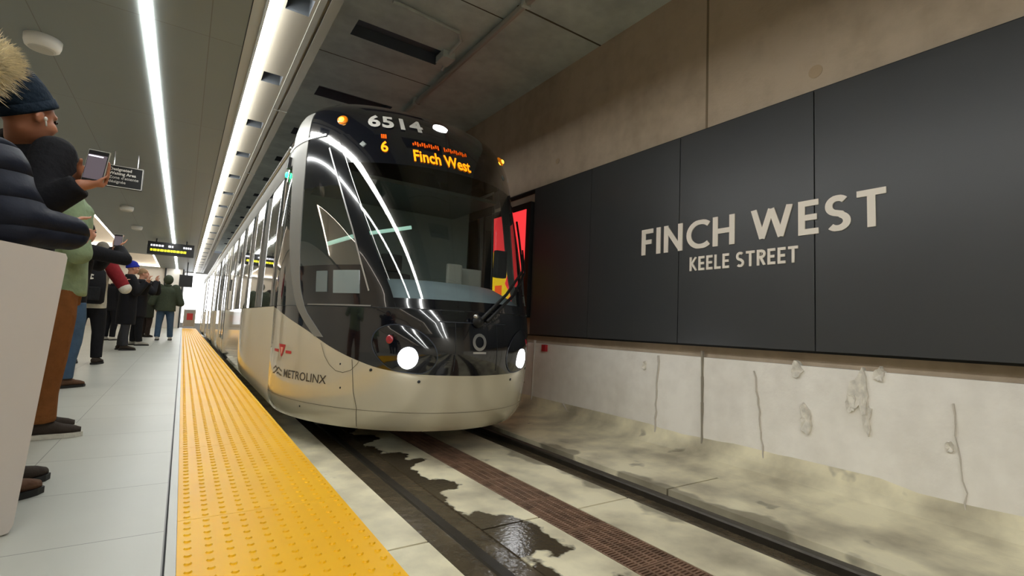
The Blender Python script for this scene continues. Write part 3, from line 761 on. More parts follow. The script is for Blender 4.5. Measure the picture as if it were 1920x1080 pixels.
# cab interior
bm = bmesh.new()
inset = lambda t, z, k: Vector((XC+(S(t, z).x-XC)*k, 6.2-(6.2-S(t, z).y)*k, z))
rows = []
for k, (z, q, dz) in enumerate(((1.33, .975, 0), (1.43, .92, .02), (1.54, .82, .03), (1.58, .66, .02), (1.45, .60, 0), (.9, .60, 0))):
    rows.append([bm.verts.new(inset(-.7+1.4*i/28, z, q)) for i in range(29)])
for a in range(5):
    for i in range(28): bm.faces.new((rows[a][i], rows[a][i+1], rows[a+1][i+1], rows[a+1][i]))
obj('dashboard', bm, mat('dash_blue_grey', (128, 142, 148), .5, var=.1, scale=4), TRAIN, True)
bm = bmesh.new(); box(bm, XC-1.2, XC+1.2, 6.15, 6.2, .4, 2.95); obj('cab_partition', bm, mat('partition_grey', (126, 138, 136), .5), TRAIN)
bm = bmesh.new(); box(bm, XC-1.0, XC+1.0, 4.9, 6.2, .38, .42); obj('cab_floor', bm, mat('cab_floor_dark', (34, 38, 38), .6), TRAIN)
bm = bmesh.new(); box(bm, XC-.95, XC+.95, 5.0, 6.2, 2.62, 2.66); obj('cab_lining', bm, mat('lining_grey', (84, 92, 92), .6), TRAIN)
bm = bmesh.new(); box(bm, XC-.28, XC+.24, 5.35, 5.85, .85, 1.0, .05); box(bm, XC-.26, XC+.22, 5.75, 5.92, .95, 1.75, .06); box(bm, XC-.15, XC+.11, 5.78, 5.9, 1.76, 1.98, .05); box(bm, XC-.1, XC+.06, 5.5, 5.7, .42, .85)
obj('driver_seat', bm, mat('seat_charcoal', (38, 38, 40), .8), TRAIN)
bm = bmesh.new(); box(bm, 2.32, 2.50, 4.75, 4.79, 1.58, 1.80, .02); box(bm, 2.54, 2.80, 4.85, 4.89, 1.56, 1.78, .02); obj('control_display', bm, mat('display_grey', (150, 150, 142), .5), TRAIN)
mint = emis('cab_light_mint', (180, 225, 205), .8)
for a, c in (((1.72, 5.62, 2.16), (2.18, 5.50, 2.28)), ((1.20, 5.30, 1.93), (1.38, 5.05, 2.00))):
    bm = bmesh.new(); tube(bm, [a, c], .022, 8); obj('cab_light', bm, mint, TRAIN)
bm = bmesh.new(); box(bm, 2.54, 2.68, 4.13, 4.19, 1.63, 1.91, .03); obj('mirror', bm, M['black'], TRAIN)
# passenger cars: both sides, in segments
def wall_strip(bm, s, y0, y1, z0, z1, nz=6, out=0.0, ny=1):
    g = []
    for j in range(nz+1):
        z = z0+(z1-z0)*j/nz
        g.append([bm.verts.new((XC+s*(herm(ZS, WW, z)+out), y0+(y1-y0)*i/ny, z)) for i in range(ny+1)])
    for j in range(nz):
        for i in range(ny): bm.faces.new((g[j][i], g[j][i+1], g[j+1][i+1], g[j+1][i]))
    i0 = [bm.verts.new((XC+s*(herm(ZS, WW, z0+(z1-z0)*j/nz)+out-.03), yy, z0+(z1-z0)*j/nz)) for yy in (y0, y1) for j in range(nz+1)]
    for e, off in ((0, 0), (ny, nz+1)):
        for j in range(nz): bm.faces.new((g[j][e], g[j+1][e], i0[off+j+1], i0[off+j]))
SEG = [('p', 5.60, 12.22), ('d', 12.28, 13.62), ('p', 13.68, 15.75), ('a', 15.75, 16.35), ('p', 16.35, 18.5), ('d', 18.56, 19.9), ('p', 19.96, 23.2), ('a', 23.2, 23.8), ('p', 23.8, 26.0), ('d', 26.06, 27.4), ('p', 27.46, 31.0)]
win_m = mat('passenger_glass', (50, 54, 56), .04, coat=1.0, coat_rough=.0, spec=.9, bump=.035, bscale=2.2)
win_m.node_tree.nodes['Principled BSDF'].inputs['IOR'].default_value = 2.3
door_m = mat('door_white', (206, 202, 188), .25, coat=.5)
bel = mat('gangway_bellows', (30, 30, 32), .8)
for s in (-1, 1):
    for kind, a, c in SEG:
        if kind == 'a':
            bm = bmesh.new(); n = 10
            for i in range(n):
                yy = a+(c-a)*i/n; wall_strip(bm, s, yy, yy+(c-a)/n*.7, .35, 2.95, 6, -.05-.03*(i % 2))
            obj('gangway', bm, bel, TRAIN); continue
        if kind == 'p':
            bm = bmesh.new(); wall_strip(bm, s, a, c, .23, SILL-.006, 10); obj('side_panel', bm, M['white_train'], TRAIN, True)
            n = max(1, round((c-a)/1.30)); w_ = (c-a)/n
            for i in range(n):
                bm = bmesh.new(); wall_strip(bm, s, a+i*w_+.006, a+(i+1)*w_-.006, SILL, 2.66, 10, random.uniform(-.003, .003), 4); obj('window', bm, win_m, TRAIN, True)
                bm = bmesh.new(); wall_strip(bm, s, a+(i+1)*w_-.008, a+(i+1)*w_+.008, SILL, 2.66, 8, .002); obj('window_post', bm, M['grey_train'], TRAIN)
        else:
            mid = (a+c)/2
            for p, q in ((a, mid-.006), (mid+.006, c)):
                bm = bmesh.new(); wall_strip(bm, s, p, q, .33, 2.66, 12, .012); dr = obj('door', bm, door_m, TRAIN, True)
                bm = bmesh.new(); wall_strip(bm, s, p+.07, q-.07, .62, 2.45, 10, .017); obj('door_window', bm, win_m, dr, True)
            bm = bmesh.new(); wall_strip(bm, s, a, c, .20, .33, 2, .02); obj('door_step', bm, M['dark'], TRAIN)
    bm = bmesh.new(); wall_strip(bm, s, 5.60, 31.0, 2.67, 2.93, 4, .0, 1); obj('cantrail', bm, M['grey_train'], TRAIN, True)
    bm = bmesh.new(); tube(bm, [(XC+s*1.275, 5.6, 2.945), (XC+s*1.275, 31.0, 2.945)], .022, 8); obj('gutter_rail', bm, M['silver'], TRAIN, True)
bm = bmesh.new(); box(bm, XC-1.26, XC+1.26, 6.6, 31.0, 2.93, 3.02); obj('roof', bm, M['grey_train'], TRAIN)
bm = bmesh.new()
for a, c in ((8.0, 12.5), (17, 22), (24.5, 29)): box(bm, XC-.8, XC+.8, a, c, 3.02, 3.35, .05)
obj('roof_equipment', bm, M['grey_train'], TRAIN)
bm = bmesh.new(); box(bm, XC-1.24, XC+1.24, 6.2, 31.0, .36, .40); box(bm, XC-.9, XC+.9, 7.0, 31.0, .5, 2.9); obj('floor_pan', bm, M['black'], TRAIN)
bm = bmesh.new(); box(bm, XC-.95, XC+.95, 5.0, 30.5, .14, .36); box(bm, XC-.35, XC+.35, 4.35, 5.0, .16, .34, .03); obj('underframe', bm, M['black'], TRAIN)
for yy in (6.3, 8.1, 15.0, 17.1, 22.5, 24.6, 29.0):
    for s in (-1, 1):
        bm = bmesh.new(); cyl(bm, (XC+s*.68-.06, yy, .285), .28, .12, 28, 'x'); obj('wheel', bm, M['rail'], TRAIN)
def settle(root):
    """mesh data were laid out in world coordinates: bring them into the root's frame"""
    T = Matrix.Translation(-root.location); seen = set()
    for ch in list(root.children_recursive):
        if ch.data and ch.data.name not in seen:
            seen.add(ch.data.name); ch.data.transform(T)
settle(TRAIN)

# ------------------------------------------------------------------ platform things
def stand():
    t = thing('display_stand', 'tall blank white stand panel in the near left corner of the platform', 'stand', (-.75, 2.41, PZ))
    bm = bmesh.new(); f = []
    pts = [(-1.25, 1.465), (-.55, 1.367), (-.374, 1.340), (-.368, 1.325), (-.427, .385), (-.437, .36), (-.46, .352), (-1.25, .352)]
    a = [bm.verts.new((x+.75, 0, z-PZ)) for x, z in pts]; c = [bm.verts.new((x+.75-.006, .035, z-PZ)) for x, z in pts]
    bm.faces.new(a); bm.faces.new(c[::-1])
    for i in range(len(a)): bm.faces.new((a[i], c[i], c[(i+1) % len(a)], a[(i+1) % len(a)]))
    obj('panel', bm, mat('stand_white', (206, 197, 190), .45), t)
    boxobj('foot', M['white'], t, -.5, .2, -.0, .034, -.0, .012)
stand()

def hung_sign():
    t = thing('waiting_area_sign', 'black hanging sign with white lettering and a white border above the platform', 'sign', (-.87, 9.2, 2.95))
    boxobj('board', M['black'], t, -.23, .21, 0, .05, 0, .33, .004)
    bm = bmesh.new(); w = .008
    for x0, x1, z0, z1 in ((-.225, .205, .005, .005+w), (-.225, .205, .325-w, .325), (-.225, -.225+w, .005, .325), (.205-w, .205, .005, .325)): box(bm, x0, x1, -.004, 0, z0, z1)
    obj('border', bm, M['white'], t)
    for k, (s_, b_) in enumerate((('Designated', .03), ('Waiting Area', .03), ("Zone d'attente", .004), ('désignée', .004))):
        me = text_mesh(s_, .058, b_*.06, 0)
        for v in me.vertices: v.co = Vector((v.co.x-.19, -.006, v.co.y+.25-.062*k))
        link('lettering', me, M['white'], t)
    for x in (-.15, .13):
        bm = bmesh.new(); cyl(bm, (x, .025, .33), .008, CZ-2.95-.33, 8); obj('hanger_rod', bm, M['silver'], t)
hung_sign()
def train_screen():
    t = thing('departure_screen', 'black hanging departure screen with a white row and a yellow row of text', 'screen', (-.47, 19.2, 2.98))
    boxobj('housing', M['black'], t, -.62, .62, 0, .2, 0, .40, .01)
    wm, ym = emis('screen_white_row', (225, 225, 235), 1.3), emis('screen_yellow_row', (235, 230, 40), 1.2)
    bm = bmesh.new(); x = -.54
    random.seed(3)
    for k in range(9):
        w = random.uniform(.03, .075); 
        if k < 5 or k > 6: box(bm, x, x+w, -.006, 0, .25, .31)
        x += w+.02
    for k in range(4): box(bm, .32+.06*k, .365+.06*k, -.006, 0, .25, .31)
    obj('text_row', bm, wm, t)
    bm = bmesh.new(); x = -.54
    while x < .40:
        w = random.uniform(.04, .09); box(bm, x, x+w, -.006, 0, .10, .17); x += w+.018
    obj('text_row', bm, ym, t)
    for x in (-.4, .4):
        bm = bmesh.new(); cyl(bm, (x, .1, .40), .02, CZ-2.98-.40, 8); obj('hanger_rod', bm, M['black'], t)
train_screen()
def dome(x, y, label, r=.13):
    t = thing('ceiling_speaker', label, 'ceiling speaker', (x, y, CZ), 0, 'white round ceiling speakers')
    bm = bmesh.new(); tube(bm, [(0, 0, 0), (0, 0, -.05), (0, 0, -.085), (0, 0, -.10)], [r, r*.98, r*.9, r*.75], 28); obj('housing', bm, M['white'], t, True)
    bm = bmesh.new(); tube(bm, [(0, 0, -.1), (0, 0, -.107)], [r*.72, r*.6], 24); obj('grille', bm, mat('grille_pale', (196, 194, 186), .6), t)
for x, y, l in ((-1.21, 5.78, 'white round ceiling speaker nearest the camera, above the dark beanie'), (-1.24, 14.0, 'white round ceiling speaker beyond the hanging sign, second along'),
                (-1.24, 17.0, 'white round ceiling speaker third along the platform ceiling'), (-1.05, 20.5, 'white round ceiling speaker beside the departure screen'), (-.95, 23.5, 'farthest white round ceiling speaker')): dome(x, y, l)

# far end of the platform
t = thing('backlit_panel', 'bright white backlit panel beyond the far end of the platform', 'light panel', (.9, 35.87, .6))
boxobj('frame', M['white'], t, -1.0, 1.6, .02, .12, -.05, 3.05); boxobj('diffuser', emis('panel_glow', (250, 252, 255), 4), t, -.95, 1.55, 0, .02, 0, 3.0)
t = thing('hanging_screen', 'small dark hanging screen near the far end, beside the bright panel', 'screen', (.05, 27.0, 2.35))
boxobj('housing', M['black'], t, -.30, .22, 0, .12, 0, .55); bm = bmesh.new(); cyl(bm, (-.02, .06, .55), .025, CZ-2.9, 8); obj('pole', bm, M['black'], t)
t = thing('end_gate', 'low platform end gate with a small red sign at the far end of the platform', 'gate', (.25, 31.2, PZ+.012))
bm = bmesh.new()
for x in (-.2, .3): box(bm, x, x+.04, 0, .04, 0, 1.05)
obj('post', bm, M['silver'], t); boxobj('panel', mat('gate_grey', (150, 146, 140), .5), t, -.16, .30, .01, .03, .12, 1.0); boxobj('plate', mat('gate_red', (180, 40, 44), .5), t, -.05, .22, -.005, .01, .45, .8)

# ------------------------------------------------------------------ people
FAB = {}
def fabric(name, rgb, bump=.25, rough=.85, var=.12):
    if name not in FAB: FAB[name] = mat(name, rgb, rough, var=var, scale=18, bump=bump, bscale=38, spec=.2)
    return FAB[name]
def loft(bm, rings, seg=24):
    """rings: (centre Vector, r_right, r_front, right Vector, front Vector)"""
    R_ = []
    for c, a, b_, rr, ff in rings: R_.append([bm.verts.new(c+rr*a*math.cos(2*PI*k/seg)+ff*b_*math.sin(2*PI*k/seg)) for k in range(seg)])
    for i in range(len(R_)-1):
        for k in range(seg): bm.faces.new((R_[i][k], R_[i][(k+1) % seg], R_[i+1][(k+1) % seg], R_[i+1][k]))
    bm.faces.new(R_[0][::-1]); bm.faces.new(R_[-1])
def limb(bm, pts, rads, seg=14, ends=True):
    """tapered limb through joints, rounded where it bends"""
    for i in range(len(pts)-1):
        a, b_ = Vector(pts[i]), Vector(pts[i+1]); tube(bm, [a, (a+b_)/2, b_], [rads[i], (rads[i]+rads[i+1])/2, rads[i+1]], seg)
    for i, p in enumerate(pts):
        if ends or 0 < i < len(pts)-1: sphere(bm, p, rads[i]*.995, 12, 8)
def cap_mesh(bm, c, r, a_max, rot, thick=.012, seg=28, rings=12, squash=None):
    """bowl-shaped cap (hat, hair, hood): outer and inner skin joined at the rim"""
    c = Vector(c); rows = []
    def pt(a, k, s):
        v = Vector((r[0]*math.sin(a)*math.cos(2*PI*k/seg), r[1]*math.sin(a)*math.sin(2*PI*k/seg), r[2]*math.cos(a)))
        return c+rot @ (v*s)
    s_in = 1-thick/max(r)
    seq = [(a_max*i/rings, 1) for i in range(1, rings+1)]+[(a_max*i/rings, s_in) for i in range(rings, 0, -1)]
    top = bm.verts.new(pt(0, 0, 1)); bot = bm.verts.new(pt(0, 0, s_in))
    rows = [[bm.verts.new(pt(a, k, s)) for k in range(seg)] for a, s in seq]
    for k in range(seg):
        bm.faces.new((top, rows[0][k], rows[0][(k+1) % seg])); bm.faces.new((bot, rows[-1][(k+1) % seg], rows[-1][k]))
    for i in range(len(rows)-1):
        for k in range(seg): bm.faces.new((rows[i][k], rows[i+1][k], rows[i+1][(k+1) % seg], rows[i][(k+1) % seg]))

def person(label, loc, face, skin, top, bottom, shoe, hgt=1.78, arms=None, lean=(0, 0), look=None, voxel=.012, hat=None, hair=None, hood=None,
           jacket_len=.80, bulk=1.0, puffy=0.0, legs=None, sole=None, fingers=None, head=None, eyes=True, sleeve=None, shoulder=None, cuff=0):
    """face: heading; arms: {'l'/'r': (elbow, wrist, hand direction)} in world coordinates; legs: {'l'/'r': (knee, ankle)} world"""
    loc = Vector(loc); k = hgt/1.78
    f = Vector((face[0], face[1], 0)).normalized(); r = Vector((f.y, -f.x, 0)); z = Vector((0, 0, 1))
    root = thing('person', label, 'person', loc)
    ln = Vector((lean[0], lean[1], 0))
    def P(a, b_, h):                                   # right, forward, height -> local, leaning with height
        return r*a*k+f*b_*k+z*h*k+ln*max(0, h-.9)/.9
    hips = {'l': P(-.09, 0, .93), 'r': P(.09, 0, .93)}; sh = {'l': P(-.185, -.01, 1.44), 'r': P(.185, -.01, 1.44)}
    ank = {'l': P(-.10, -.02, .085), 'r': P(.10, -.02, .085)}; kn = {'l': P(-.10, .02, .49), 'r': P(.10, .02, .49)}
    for s_, v in (shoulder or {}).items(): sh[s_] = Vector(v)-loc
    for s_, v in (legs or {}).items(): kn[s_], ank[s_] = Vector(v[0])-loc, Vector(v[1])-loc
    el = {'l': P(-.25, -.03, 1.14), 'r': P(.25, -.03, 1.14)}; wr = {'l': P(-.24, .10, .90), 'r': P(.24, .10, .90)}; hd = {'l': Vector((0, 0, -1))+f*.2, 'r': Vector((0, 0, -1))+f*.2}
    for s_, v in (arms or {}).items():
        el[s_], wr[s_] = Vector(v[0])-loc, Vector(v[1])-loc; hd[s_] = Vector(v[2])
    hc = P(0, .03, 1.665) if head is None else Vector(head)-loc
    lk = f if look is None else Vector((look[0], look[1], look[2] if len(look) > 2 else 0)).normalized()
    lr = lk.cross(z).normalized(); lu = lr.cross(lk)
    HR = Matrix((lr, lk, lu)).transposed()             # head axes
    H = lambda a, b_, c: hc+(HR @ Vector((a, b_, c)))*k
    # --- body: one continuous surface
    bm = bmesh.new()
    sphere(bm, H(0, -.012, .03), (.076*k, .097*k, .102*k), 20, 14, HR); sphere(bm, H(0, .022, -.03), (.062*k, .072*k, .085*k), 18, 12, HR)
    sphere(bm, H(0, .045, -.082), (.040*k, .042*k, .032*k), 14, 10, HR); limb(bm, [H(0, .086, .022), H(0, .106, -.018)], [.009*k, .0125*k], 10)
    sphere(bm, H(0, .078, .030), (.050*k, .020*k, .012*k), 14, 8, HR); sphere(bm, H(0, .090, -.058), (.023*k, .014*k, .006*k), 12, 8, HR); sphere(bm, H(0, .089, -.068), (.020*k, .013*k, .006*k), 12, 8, HR)
    for s_ in (-1, 1):
        sphere(bm, H(s_*.083, -.012, -.008), (.012*k, .021*k, .034*k), 12, 10, HR @ Euler((0, 0, s_*.35)).to_matrix()); sphere(bm, H(s_*.045, .055, -.03), (.024*k, .03*k, .03*k), 12, 8, HR)
    nb = P(0, -.015, 1.45)
    limb(bm, [H(0, -.02, -.05), (H(0, -.02, -.05)+nb)/2, nb], [.056*k, .054*k, .064*k])
    loft(bm, [(P(0, 0, .88), .13*k, .10*k, r, f), (P(0, 0, 1.0), .13*k, .095*k, r, f), (P(0, 0, 1.15), .125*k, .09*k, r, f), (P(0, 0, 1.32), .15*k, .10*k, r, f), (P(0, -.01, 1.44), .15*k, .08*k, r, f), (P(0, -.01, 1.48), .07*k, .05*k, r, f)])
    for s_ in 'lr':
        limb(bm, [sh[s_], el[s_], wr[s_]], [.045*k, .038*k, .027*k]); limb(bm, [hips[s_], kn[s_], ank[s_]], [.075*k, .05*k, .036*k])
        limb(bm, [ank[s_], ank[s_]+f*.1*k-z*.045*k], [.036*k, .025*k])
        if fingers and s_ in fingers: continue
        # palm, four unequal bent fingers, a thumb from the side
        d = hd[s_].normalized(); n = (f-d*f.dot(d)); n = n.normalized() if n.length > .2 else (r-d*r.dot(d)).normalized()
        sd = d.cross(n).normalized(); w0 = wr[s_]
        sphere(bm, w0+d*.048*k, (.040*k, .016*k, .052*k), 12, 10, Matrix((sd, n, d)).transposed())
        limb(bm, [w0, w0+d*.03*k], [.025*k, .026*k], 10)
        for i, ln_ in enumerate((.070, .078, .072, .056)):
            q = w0+d*.088*k+sd*(-.030+.020*i)*k; p1 = q+(d*.9+n*.35).normalized()*ln_*.5*k; p2 = p1+(d*.6+n*.8).normalized()*ln_*.5*k
            limb(bm, [q-d*.02*k, q, p1, p2], [.0095*k, .009*k, .0085*k, .0075*k], 8)
        q = w0+d*.03*k-sd*.034*k; limb(bm, [q, q+(d*.5-sd*.75+n*.3)*.04*k, q+(d*.95-sd*.7+n*.6)*.062*k], [.012*k, .0105*k, .009*k], 8)
    for s_, chains in (fingers or {}).items():
        for pts, rads in chains: limb(bm, [Vector(p)-loc for p in pts], rads, 10)
    body = remeshed('body', bm, min(voxel, .010), skin, root, 3, .5)
    if eyes:
        for s_ in (-1, 1):
            bm = bmesh.new(); sphere(bm, H(s_*.031, .083, .008), (.013*k, .008*k, .008*k), 10, 8, HR); obj('eye', bm, mat('eye_dark', (40, 30, 26), .2) if 'eye' not in FAB else FAB['eye'], body, True)
    # --- trousers
    bm = bmesh.new()
    loft(bm, [(P(0, -.005, .80), .150*k, .115*k, r, f), (P(0, -.01, .93), .160*k, .128*k, r, f), (P(0, 0, 1.04), .150*k, .115*k, r, f)])
    for s_ in 'lr':
        a = ank[s_]+z*.01
        wrk = [.096*k, .100*k, .078*k, .072*k, .068*k]
        limb(bm, [hips[s_]-z*.04*k, hips[s_].lerp(kn[s_], .45), kn[s_], kn[s_].lerp(a, .55)-f*.012, a], wrk, 16, False)
    tr = remeshed('trousers', bm, voxel, bottom, root, 4)
    # --- jacket
    bm = bmesh.new(); B = bulk; z0 = jacket_len
    hs = [z0, (z0+1.02)/2, 1.06, 1.20, 1.33, 1.42, 1.475, 1.51]; rx = [.180, .176, .168, .172, .186, .178, .115, .076]; ry = [.140, .138, .130, .130, .134, .116, .084, .070]
    rings = []
    n = 26
    for i in range(n+1):
        h = hs[0]+(hs[-1]-hs[0])*i/n
        q = 1+(puffy*math.sin(i*PI*.9) if h < 1.42 else 0)
        bb = B if h < 1.40 else 1+(B-1)*max(0, (1.51-h)/.11)
        rings.append((P(0, -.005, h), lerp(hs, rx, h)*k*bb*q, lerp(hs, ry, h)*k*bb*q, r, f))
    loft(bm, rings)
    for s_ in 'lr':
        if sleeve and s_ in sleeve: continue
        _sleeve(bm, sh[s_], el[s_], wr[s_], k, B, puffy)
        if cuff and s_ in (shoulder or {}): sphere(bm, wr[s_], cuff)
    sphere(bm, P(0, -.02, 1.40), (.15*k*B, .10*k*B, .09*k), 16, 10)
    jk = remeshed('jacket', bm, voxel, top, root, 4)
    for s_, (m_up, m_low) in (sleeve or {}).items():
        bm = bmesh.new(); limb(bm, [sh[s_], sh[s_].lerp(el[s_], .92)], [.090*k*B, .072*k*B], 16); remeshed('sleeve', bm, voxel, m_up, jk, 3)
        bm = bmesh.new(); limb(bm, [sh[s_].lerp(el[s_], .85), el[s_], wr[s_]], [.066*k*B, .074*k*B, .050*k*B], 16); remeshed('sleeve', bm, voxel, m_low, jk, 3)
    bm = bmesh.new(); c0 = P(0, -.015, 1.47); c1 = P(0, -.005, 1.535)
    def ringv(c, a, b_): return [bm.verts.new(c+r*a*k*math.cos(2*PI*q/24)+f*b_*k*math.sin(2*PI*q/24)) for q in range(24)]
    R4 = [ringv(c0, .105, .090), ringv(c1, .084, .080), ringv(c1+z*.003, .070, .066), ringv(c0, .074, .066)]
    for i in range(4):
        for q in range(24): bm.faces.new((R4[i][q], R4[i][(q+1) % 24], R4[(i+1) % 4][(q+1) % 24], R4[(i+1) % 4][q]))
    obj('collar', bm, top, jk, True)
    # --- shoes
    for s_ in 'lr':
        a = ank[s_]; g = Vector((a.x, a.y, 0)); tf = f
        bm = bmesh.new()
        rr_ = tf.cross(z)
        rings = []
        for t_, w_, h_ in ((-.075, .030, .055), (-.06, .040, .085), (-.01, .044, .10), (.05, .044, .085), (.10, .046, .062), (.15, .040, .05), (.185, .022, .036)):
            rings.append((g+tf*t_*k+z*(.018+h_/2)*k, w_*k, h_/2*k, rr_, z))
        loft(bm, rings, 16); so = obj('shoe', bm, shoe, root, True)
        bm = bmesh.new()
        out_ = [(-.085, .030), (-.06, .044), (0, .046), (.06, .046), (.11, .050), (.16, .042), (.195, .02)]
        lo = [bm.verts.new(g+tf*t_*k+rr_*w_*k+z*.001) for t_, w_ in out_]+[bm.verts.new(g+tf*t_*k-rr_*w_*k+z*.001) for t_, w_ in reversed(out_)]
        hi = [bm.verts.new(v.co+z*.027*k) for v in lo]
        bm.faces.new(lo); bm.faces.new(hi[::-1])
        for i in range(len(lo)): bm.faces.new((lo[i], lo[(i+1) % len(lo)], hi[(i+1) % len(lo)], hi[i]))
        obj('sole', bm, sole or M['black'], so)
    # --- head wear and hair
    tilt = lambda a: HR @ Euler((math.radians(a), 0, 0)).to_matrix()
    if hair:
        bm = bmesh.new(); cap_mesh(bm, H(0, -.020, .022), (.086*k, .106*k, .114*k), math.radians(98), tilt(20), .014); obj('hair', bm, hair, root, True)
    if hat:
        m_, hh, ang = hat
        bm = bmesh.new(); cap_mesh(bm, H(0, -.014, .036), (.092*k, .112*k, hh*k), math.radians(92), tilt(ang), .010); ht = obj('beanie', bm, m_, root, True)
        bm = bmesh.new()
        R2 = tilt(ang); c = H(0, -.014, .036)
        pr = []
        for i, (s_, dz) in enumerate(((1.035, .02), (1.05, -.012), (1.02, -.02), (.97, -.012), (.97, .02))):
            pr.append([bm.verts.new(c+R2 @ Vector((.092*s_*math.cos(2*PI*q/28)*k, .112*s_*math.sin(2*PI*q/28)*k, dz*k))) for q in range(28)])
        for i in range(5):
            for q in range(28): bm.faces.new((pr[i][q], pr[i][(q+1) % 28], pr[(i+1) % 5][(q+1) % 28], pr[(i+1) % 5][q]))
        obj('brim', bm, m_, ht, True)
    if hood:
        m_, fur, sc = hood
        bm = bmesh.new(); cap_mesh(bm, H(0, -.03, .0), (.125*k*sc, .150*k*sc, .150*k*sc), math.radians(112), tilt(62), .02); ho = obj('hood', bm, m_, root, True)
        if fur:
            bm = bmesh.new(); R2 = tilt(62); rnd = random.Random(5); c = H(0, -.03, 0)
            am = math.radians(112)
            for q in range(3400):
                a = rnd.uniform(0, 2*PI); th = am+rnd.gauss(-.02, .16)
                base = c+R2 @ Vector((.125*k*sc*math.sin(th)*math.cos(a), .150*k*sc*math.sin(th)*math.sin(a), .150*k*sc*math.cos(th)))
                nd = (base-c).normalized(); fw_ = (R2 @ Vector((0, 0, -1)))
                dr = (nd*rnd.uniform(.5, 1.1)+fw_*rnd.uniform(-.3, .9)+Vector((rnd.gauss(0, .25), rnd.gauss(0, .25), rnd.gauss(0, .25)))).normalized()
                ln_ = rnd.uniform(.035, .075); w_ = .0035
                o1 = dr.orthogonal().normalized()*w_; o2 = dr.cross(o1).normalized()*w_
                tip = bm.verts.new(base+dr*ln_-z*.01); b3 = [bm.verts.new(base+o1), bm.verts.new(base-o1*.5+o2*.87), bm.verts.new(base-o1*.5-o2*.87)]
                for i in range(3): bm.faces.new((b3[i], b3[(i+1) % 3], tip))
            obj('fur_trim', bm, fur, ho, recalc=False)
    person.H = H
    return root
def _sleeve(bm, s0, e0, w0, k, B, puffy):
    a = [s0, s0.lerp(e0, .33), s0.lerp(e0, .66), e0, e0.lerp(w0, .5), w0]; rads = [.082, .080, .072, .068, .060, .052]
    if puffy:
        pts, rr_ = [], []
        for seg_ in ((s0, e0, .098, .088), (e0, w0, .088, .064)):
            for i in range(9):
                t_ = i/8; pts.append(seg_[0].lerp(seg_[1], t_)); rr_.append((seg_[2]+(seg_[3]-seg_[2])*t_)*k*B*(1+puffy*1.3*math.sin(t_*PI*3.2)))
        sphere(bm, s0, .098*k*B); sphere(bm, e0, .088*k*B)
        tube(bm, pts[:9], rr_[:9], 16); tube(bm, pts[9:], rr_[9:], 16)
    else:
        limb(bm, a, [q*k*B for q in rads], 16, False); sphere(bm, s0, rads[0]*k*B)

navy = fabric('navy_puffer', (30, 34, 48), .15, .6)
nt = navy.node_tree; tc = nt.nodes.new('ShaderNodeTexCoord'); wv = nt.nodes.new('ShaderNodeTexWave'); wv.bands_direction = 'Z'; wv.wave_profile = 'SIN'
wv.inputs['Scale'].default_value = 3.2; wv.inputs['Distortion'].default_value = 1.2; wv.inputs['Detail'].default_value = 1
pw = nt.nodes.new('ShaderNodeMath'); pw.operation = 'POWER'; pw.inputs[1].default_value = .35; bp = nt.nodes.new('ShaderNodeBump'); bp.inputs['Strength'].default_value = .9; bp.inputs['Distance'].default_value = .03
nt.links.new(tc.outputs['Object'], wv.inputs['Vector']); nt.links.new(wv.outputs['Fac'], pw.inputs[0]); nt.links.new(pw.outputs[0], bp.inputs['Height'])
old = [n_ for n_ in nt.nodes if n_.type == 'BUMP' and n_ != bp][0]; nt.links.new(old.outputs[0], bp.inputs['Normal'])
nt.links.new(bp.outputs[0], nt.nodes['Principled BSDF'].inputs['Normal'])
blackf = fabric('black_cloth', (26, 26, 30)); green = fabric('sage_fleece', (138, 156, 124))
brown = fabric('brown_corduroy', (124, 78, 40)); jeans = fabric('blue_jeans', (66, 88, 112)); darkgrey = fabric('charcoal_trousers', (56, 56, 60))
olive = fabric('olive_parka', (64, 72, 58)); oatmeal = fabric('oatmeal_knit', (190, 186, 172)); maroon = fabric('maroon_wool', (128, 34, 40)); cream = fabric('cream_wool', (206, 202, 190))
teal = fabric('navy_teal_knit', (22, 36, 50), .6); royal = fabric('royal_blue_knit', (38, 48, 150), .5)
furm = mat('beige_fur', (226, 214, 184), .9, var=.3, scale=30); hairblk = fabric('black_hair', (24, 20, 18)); hairgrey = fabric('grey_hair', (120, 116, 106)); hairbr = fabric('sandy_hair', (150, 122, 92))
shoe_dk = fabric('dark_shoe', (60, 52, 46)); shoe_gr = fabric('pale_grey_shoe', (176, 172, 162)); shoe_br = fabric('brown_boot', (96, 70, 54)); shoe_wh = fabric('white_shoe', (214, 210, 200))
FAB['eye'] = mat('eye_dark', (40, 30, 26), .2)

